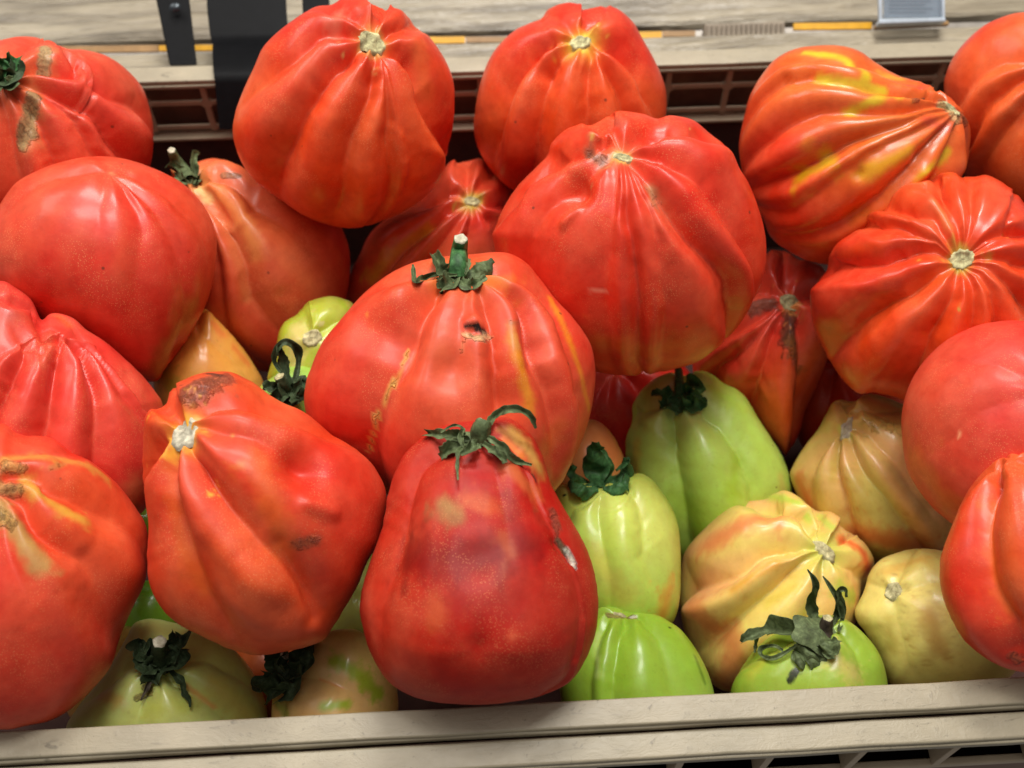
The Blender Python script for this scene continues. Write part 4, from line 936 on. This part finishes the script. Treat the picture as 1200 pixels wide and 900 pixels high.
tomato('t28', 'yellow_tomato', 'orange-yellow tomato half hidden between the smooth round and the wrinkled-shoulder red ones', G_YEL,
  [(180,452),(185,425),(205,390),(222,370),(240,362),(254,373),(277,398),(297,426),(310,452),(308,485),(280,510),(230,515),(190,490)],
  (228,378), D['t28'], col=(220,156,66), alt=(218,134,56), auto=5, aamp=4, mat='green', dim=.05,
  grooves=[([(232,385),(255,405),(285,430),(300,455)],3,5,10,.7)],
  paint=[([(190,430),(200,450)],20,(150,130,30),.8,1.0),([(250,380),(290,425)],9,(218,110,50),.7,1.0),([(215,408),(225,395)],10,(196,150,70),.4,1.0,.1)])

tomato('t30', 'green_tomato', 'pale green tomato peeking out under a black twisted looping calyx', G_GRN,
  [(304,455),(316,444),(335,432),(355,429),(375,438),(388,460),(380,490),(355,508),(320,505),(303,480)],
  (338,455), D['t30'], col=(150,190,70), alt=(170,200,90), mat='green', res=(60,90), top=(176,206,120), topr=.5)
tomato('t29', 'green_tomato', 'small lime tomato with a star-shaped grey stalk scar, behind the big lumpy red one', G_GRN,
  [(314,448),(316,430),(323,412),(326,392),(333,378),(346,370),(353,364),(359,355),(371,350),(387,347),(402,350),(416,358),(432,385),(435,420),(415,452),(375,468),(332,465)],
  (366,396), D['t29'], ring=(14, (190, 190, 120)), col=(170,184,44), alt=(184,176,90), mat='green', auto=3, aamp=4, dim=.05,
  grooves=[([(361,388),(355,374),(352,362)],6,4,7,.9),([(374,388),(395,375),(415,370)],4,4,9,.8)],
  paint=[([(350,385),(345,430)],24,(200,178,110),.8,1.0),([(330,430),(322,440)],10,(150,170,20),.7,1.0),([(400,352),(405,360)],8,(160,190,30),.6,1.0)])
tomato('t31', 'yellow_tomato', 'peach-coloured tomato showing a sliver behind the cup-shaped calyx', G_YEL,
  [(640,540),(655,515),(672,500),(686,492),(699,493),(712,502),(724,520),(732,545),(722,580),(695,600),(660,598),(642,575)],
  (650,510), D['t31'], col=(206,118,62), alt=(200,140,80), mat='green', res=(60,90))
tomato('t32', 'green_tomato', 'deep green tomato seen as a sliver between two big red ones, lower left', G_GRN,
  [(140,715),(150,690),(172,680),(195,688),(210,712),(205,745),(175,760),(148,745)], (170,690), D['t32'], col=(110,150,30), alt=(90,130,30), mat='green', res=(60,90))
tomato('t36', 'green_tomato', 'lime-green tomato seen as a tiny chip above the lower left red ones', G_GRN,
  [(140,612),(152,592),(168,586),(184,594),(192,615),(180,640),(158,642)], (167,598), D['t36'], col=(140,170,40), alt=(150,180,60), mat='green', res=(60,90))
tomato('t33', 'green_tomato', 'pale green tomato seen as a sliver left of the pear-shaped red one', G_GRN,
  [(375,735),(390,695),(410,660),(440,650),(465,690),(470,750),(440,775),(400,770)], (420,700), D['t33'], col=(170,180,80), alt=(184,190,96), mat='green', res=(60,90))
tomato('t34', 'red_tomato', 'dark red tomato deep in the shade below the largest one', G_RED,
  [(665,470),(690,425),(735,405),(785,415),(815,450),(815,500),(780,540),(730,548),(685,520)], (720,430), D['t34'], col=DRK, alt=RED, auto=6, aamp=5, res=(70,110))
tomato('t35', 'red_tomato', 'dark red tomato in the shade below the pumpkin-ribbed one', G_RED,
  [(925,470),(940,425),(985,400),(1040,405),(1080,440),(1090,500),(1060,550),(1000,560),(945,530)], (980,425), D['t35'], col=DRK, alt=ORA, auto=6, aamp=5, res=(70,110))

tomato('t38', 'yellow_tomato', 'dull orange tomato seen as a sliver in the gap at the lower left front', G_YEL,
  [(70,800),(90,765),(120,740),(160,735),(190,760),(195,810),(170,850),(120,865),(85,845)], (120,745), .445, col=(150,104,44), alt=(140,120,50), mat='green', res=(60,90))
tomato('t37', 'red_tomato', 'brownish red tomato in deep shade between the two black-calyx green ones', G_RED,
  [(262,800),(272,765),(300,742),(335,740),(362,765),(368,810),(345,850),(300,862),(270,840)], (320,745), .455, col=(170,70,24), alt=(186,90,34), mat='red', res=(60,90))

tomato('t21', 'red_tomato', 'pear-shaped bruised red tomato standing at the front rim with dried calyx on top', G_RED,
  [(422,722),(422,704),(425,686),(434,656),(447,620),(453,584),(461,556),(473,533),(490,516),(509,503),(536,495),(566,491),(590,489),(608,496),(626,514),(638,538),(645,563),(658,590),(674,617),(687,641),(696,668),(701,698),(700,733),(689,768),(670,797),(642,813),(605,822),(560,826),(508,823),(474,812),(449,792),(431,758)],
  (558,512), D['t21'], col=(166,24,16), alt=(184,44,22), auto=4, aamp=5, mat='dull', dim=.04, ds=.9, res=(130,220), pear=([0,.15,.35,.55,1],[.60,.66,.84,1.02,1.0]), streak=.25,
  grooves=[([(520,520),(490,545),(474,580),(465,620),(455,660)],9,7,13,.7),([(600,520),(630,560),(645,600),(670,650)],5,6,12,.6),([(575,525),(580,545),(582,560)],2.5,5,9,.7),([(685,720),(680,760),(668,795)],3,4,7,.5)],
  dents=[((560,655),30,4),((500,745),34,-3),((620,745),30,-4),((560,760),16,3),([(655,635),(672,655)],7,4)],
  paint=[([(600,505),(622,530),(632,550)],19,(184,136,62),.8,1.0),([(590,515),(612,535)],8,(216,110,40),.8,.9),([(520,590),(535,605)],21,(150,108,62),.85,1.0),([(550,585),(570,595)],20,(196,84,34),.6,1.0),([(595,580),(605,600)],14,(140,24,18),.6,1.0),([(600,550),(630,580)],20,(196,96,48),.6,1.0),([(480,650),(545,655),(615,640)],42,(120,12,9),.85,1.0),([(520,720),(600,700)],40,(140,16,11),.5,1.0),([(510,710),(512,725)],19,(186,74,34),.6,1.0),((600,747),13,(204,80,50),.6,1.0),
         ([(625,557),(628,566)],5,(88,42,34),.9,.7,.4),([(648,600),(652,625)],9,(130,80,60),.55,.9,.4),([(652,632),(662,646)],7,(96,78,60),.95,.6,.9),([(664,645),(674,664)],5,(190,190,182),.95,.5,.7),([(590,630),(600,650)],14,(196,100,60),.35,1.0),([(430,700),(440,760)],14,(200,60,40),.4,1.0)])

# ------------------------------------------------------------------ stalk scars, stalks and calyxes
T = TOMS
stem_scar(T['t4'], 437, 50, 15, 14)
stem_scar(T['t6'], 680, 50, 12, 9)
stem_scar(T['t5'], 553, 236, 9, 6)
stem_scar(T['t7'], 730, 186, 11, 6, -15)
stem_scar(T['t8'], 1115, 128, 12, 6, -35)
stem_scar(T['t10'], 1127, 304, 13, 11, 20)
stem_scar(T['t11'], 926, 355, 11, 9, -20)
stem_scar(T['t23'], 218, 508, 17, 19, -10, raise_=1.6, mat='scar_grey')
stem_scar(T['t14'], 992, 502, 15, 7, 50, mat='cut')
stem_scar(T['t17'], 966, 645, 15, 8, -48, raise_=1.6)
stem_scar(T['t18'], 1047, 693, 11, 11, raise_=1.6)
stem_scar(T['t29'], 365, 396, 11, 10)
stem_scar(T['t20'], 726, 721, 8, 3)

t = T['t22']
calyx(t, 536, 322, 17, [
    ([(534,322,1),(520,318,3),(513,306,6),(508,298,9)], 8, dict(curl=1.0)),
    ([(524,322,2),(508,322,3),(495,328,2),(487,331,2),(485,320,4),(484,310,6)], 3.2, dict(curl=.8, sharp=.7)),
    ([(540,324,2),(556,322,3),(568,312,4),(578,304,5)], 11, dict(curl=-.5, belly=.55, sharp=.75)),
    ([(535,326,1),(527,332,2),(517,337,1.5),(512,338,2)], 9, dict(curl=.5, sharp=.6)),
    ([(540,328,1),(545,334,2),(556,334,2),(570,324,3)], 7, dict(curl=.6, sharp=.6)),
    ([(536,322,6),(520,324,6),(512,328,3)], 2, dict(sharp=.5)),
    ([(545,322,6),(549,312,8),(550,303,9)], 2, dict(sharp=.5))],
    stem=([(537,322,1),(537,308,7),(538,294,13),(540,280,19)], 13, 7.5, 'calyx_green'), ry=11, hub_h=1.2)
t = T['t21']
calyx(t, 558, 516, 20, [
    ([(572,502,3),(578,489,6),(592,481,9),(610,481,11),(622,489,10),(628,502,8)], 5.0, dict(curl=.8, sharp=.75)),
    ([(572,512,3),(586,522,3),(596,533,2.5),(608,541,2.5),(623,545,2)], 5.0, dict(curl=.7, sharp=.75)),
    ([(566,520,2),(578,528,3),(588,536,3.5),(592,543,3)], 4.6, dict(curl=.7, sharp=.5)),
    ([(546,520,2),(538,530,3),(536,545,2.5),(537,563,2.5)], 2.6, dict(curl=.5, sharp=.8)),
    ([(552,516,2),(538,522,3.5),(524,530,3),(516,536,2)], 9, dict(curl=.9, sharp=.5, crumple=1.6)),
    ([(548,512,2),(532,511,3),(518,509,3),(500,508,3)], 6, dict(curl=.9, sharp=.5, crumple=1.4)),
    ([(545,508,4),(540,500,7),(530,499,8),(516,507,6)], 1.2, dict(sharp=.3)),
    ([(543,524,3),(540,512,7),(544,502,9)], 3.4, dict(curl=.4, sharp=.4)),
    ([(560,520,2),(552,526,4),(540,533,4)], 6, dict(curl=.8, sharp=.7))],
    stem=([(562,514,1),(563,506,5),(565,499,9),(567,493,12)], 13, 9, 'calyx'), ry=13, hub_h=1.5)
t = T['t15']
calyx(t, 796, 466, 24, [
    ([(795,464,1),(782,462,3),(772,461,4),(763,462,4)], 7, dict(curl=.7, crumple=1.4)),
    ([(794,468,1),(782,474,2.5),(776,480,2)], 11, dict(curl=.6, sharp=.6)),
    ([(798,470,1),(796,478,2.5),(800,484,2)], 12, dict(curl=.6, sharp=.5)),
    ([(800,468,1),(812,474,3),(822,472,3),(826,465,4)], 9, dict(curl=.6, sharp=.6)),
    ([(800,462,1),(810,454,4),(818,452,6),(824,460,5)], 8, dict(curl=.9, sharp=.5)),
    ([(805,460,4),(815,462,6),(825,470,4)], 3, dict(curl=.9, sharp=.5))],
    stem=([(796,464,1),(796,452,7),(795,434,15)], 6.5, 4.6, 'calyx_green'), ry=15, mat='calyx_green')
t = T['t16']
calyx(t, 702, 568, 22, [
    ([(703,571,1),(701,552,6),(699,535,11),(698,518,15)], 15, dict(curl=-.5, belly=.3, sharp=.75, crumple=.7)),
    ([(698,571,1),(684,566,5),(674,556,9),(670,545,12)], 11, dict(curl=-.8, sharp=.8)),
    ([(706,571,1),(722,564,5),(731,552,9),(732,536,12)], 10, dict(curl=-.8, sharp=.9)),
    ([(700,572,2),(688,573,6),(676,570,9),(668,562,10)], 9, dict(curl=-.7, sharp=.5)),
    ([(706,572,2),(720,572,6),(730,564,9),(735,555,10)], 8, dict(curl=-.7, sharp=.6)),
    ([(708,566,4),(718,550,10),(712,536,14),(705,528,15)], 2.2, dict(curl=.4, sharp=.6)),
    ([(722,552,9),(735,542,12),(737,536,13)], 3, dict(curl=.6, sharp=.6))], mat='calyx_green', ry=9, hub_h=.6)
t = T['t19']
calyx(t, 955, 747, 34, [
    ([(958,736,2),(953,724,4),(951,705,8),(955,690,12),(953,678,15),(946,667,18)], 6.5, dict(curl=.7, sharp=.9, belly=.2)),
    ([(972,734,2),(980,722,5),(981,705,9),(974,690,13),(964,675,15)], 5.5, dict(curl=.7, sharp=.95, belly=.3)),
    ([(982,740,2),(987,725,5),(985,705,9),(983,692,12),(990,692,11),(992,700,9)], 3.6, dict(curl=.7, sharp=.7)),
    ([(948,742,2),(925,740,4),(905,739,6),(888,743,7),(876,747,7),(869,753,6)], 10, dict(curl=.7, sharp=.8, belly=.2)),
    ([(940,752,2),(922,764,2),(905,772,2),(892,768,3),(894,760,4),(908,757,4),(918,763,3)], 2.6, dict(curl=.7, sharp=.4)),
    ([(890,744,6),(886,756,4),(885,765,3)], 2.0, dict(sharp=.5)),
    ([(950,755,2),(944,768,2),(932,777,1.5)], 17, dict(curl=-.6, sharp=.6)),
    ([(962,755,2),(958,768,2),(946,776,1.5)], 14, dict(curl=-.6, sharp=.6)),
    ([(972,750,2),(974,762,2),(970,772,1.5)], 13, dict(curl=.6, sharp=.7))],
    stem=([(966,744,1),(967,736,5),(970,724,12)], 10, 5.8, 'brown'), ry=25, hub_h=2.6, cap='cork')
t = T['t3']
calyx(t, 221, 213, 11, [
    ([(222,214,1),(214,206,4),(206,196,7),(194,196,7)], 6, dict(curl=.9)),
    ([(226,216,1),(229,204,5),(227,190,9),(229,180,12),(233,181,11)], 4, dict(curl=.9, sharp=.7)),
    ([(226,217,1),(232,211,3),(236,204,4)], 5, dict(curl=.8)),
    ([(220,216,1),(212,208,4),(206,202,5)], 6, dict(curl=.8)),
    ([(228,218,1),(230,212,2),(227,208,4)], 6, dict(curl=.5))],
    stem=([(222,214,1),(214,200,8),(206,188,14),(201,176,20)], 10, 4.2, 'calyx'), ry=8)
t = T['t1']
calyx(t, 5, 90, 14, [
    ([(4,90,1),(10,80,5),(16,72,7),(18,68,7)], 9, dict(curl=.9, mat='calyx_green', sharp=.5)),
    ([(5,92,1),(14,90,5),(20,84,6),(19,76,8)], 8, dict(curl=.9, mat='calyx_dark', sharp=.5)),
    ([(3,92,1),(10,99,4),(14,100,4),(18,94,5)], 8, dict(curl=.9, sharp=.5)),
    ([(0,90,2),(2,78,7),(6,70,9)], 9, dict(curl=.9, mat='calyx_green', sharp=.5)),
    ([(0,92,2),(-6,103,5),(-12,104,5)], 8, dict(curl=.9))],
    stem=([(0,90,1),(-4,84,8),(-10,76,16)], 9, 6, 'calyx'), mat='calyx')
t = T['t26']
calyx(t, 188, 777, 22, [
    ([(186,776,1),(172,766,5),(164,758,7),(168,749,9)], 11, dict(curl=.9, sharp=.4)),
    ([(184,780,1),(172,782,4),(164,776,6),(162,764,8)], 9, dict(curl=.9, sharp=.4)),
    ([(190,778,1),(200,764,6),(210,752,9),(212,744,10)], 12, dict(curl=.9, sharp=.4)),
    ([(190,780,1),(204,778,4),(214,770,6),(216,760,8)], 10, dict(curl=.9, sharp=.4)),
    ([(188,782,1),(180,792,3),(178,800,2)], 11, dict(curl=.8, sharp=.4)),
    ([(194,780,2),(206,792,3),(214,800,2.5),(216,812,2),(222,820,2),(223,829,2)], 4, dict(curl=.6, sharp=.8)),
    ([(180,785,2),(175,800,2),(170,810,2),(165,821,2)], 2.6, dict(curl=.6, sharp=.8, mat='brown')),
    ([(200,780,3),(203,765,8),(198,756,10)], 6, dict(curl=.8, sharp=.5))],
    stem=([(187,776,1),(187,766,8),(187,752,17)], 11, 7.5, 'calyx_dark'), mat='calyx_dark', ry=18)
t = T['t27']
calyx(t, 338, 790, 22, [
    ([(340,788,1),(350,775,6),(358,763,9),(360,755,11)], 12, dict(curl=.9, sharp=.3)),
    ([(342,792,1),(354,786,4),(362,774,7),(363,762,9)], 9, dict(curl=.9, sharp=.4)),
    ([(334,790,1),(324,780,6),(326,768,9),(336,760,11)], 10, dict(curl=.9, sharp=.4)),
    ([(334,794,1),(318,796,5),(308,802,6),(307,812,5)], 10, dict(curl=.9, sharp=.4)),
    ([(336,796,1),(326,806,3),(312,817,3)], 14, dict(curl=.9, sharp=.4)),
    ([(342,796,1),(344,806,3),(332,815,3)], 12, dict(curl=.9, sharp=.4)),
    ([(334,788,6),(328,778,9),(332,769,11),(330,785,9)], 2, dict(sharp=.4, mat='calyx'))],
    stem=([(337,790,1),(328,778,8),(334,768,12)], 9, 6, 'calyx_dark'), mat='calyx_dark', ry=22)
t = T['t30']
calyx(t, 340, 455, 14, [
    ([(338,452,3),(334,436,8),(331,420,12),(328,408,15),(330,402,16)], 6.5, dict(curl=.8, sharp=.85)),
    ([(344,450,3),(349,432,8),(350,415,12),(343,404,16),(332,401,17),(323,412,15),(322,425,12),(330,437,9)], 4.2, dict(curl=.6, sharp=.6)),
    ([(342,456,1),(350,462,4),(354,470,4)], 11, dict(curl=.8, sharp=.4)),
    ([(340,458,1),(340,468,3),(344,476,3)], 11, dict(curl=.8, sharp=.4)),
    ([(336,456,1),(328,464,4),(322,470,4)], 9, dict(curl=.8, sharp=.4)),
    ([(333,454,1),(320,455,4),(314,452,5),(312,458,4)], 6, dict(curl=.8, sharp=.4)),
    ([(346,452,2),(354,448,5),(353,440,7)], 7, dict(curl=.8, sharp=.4))],
    stem=([(338,458,1),(332,450,7),(327,441,13)], 6.5, 6, 'calyx_dark'), mat='calyx_dark', cap='cork')
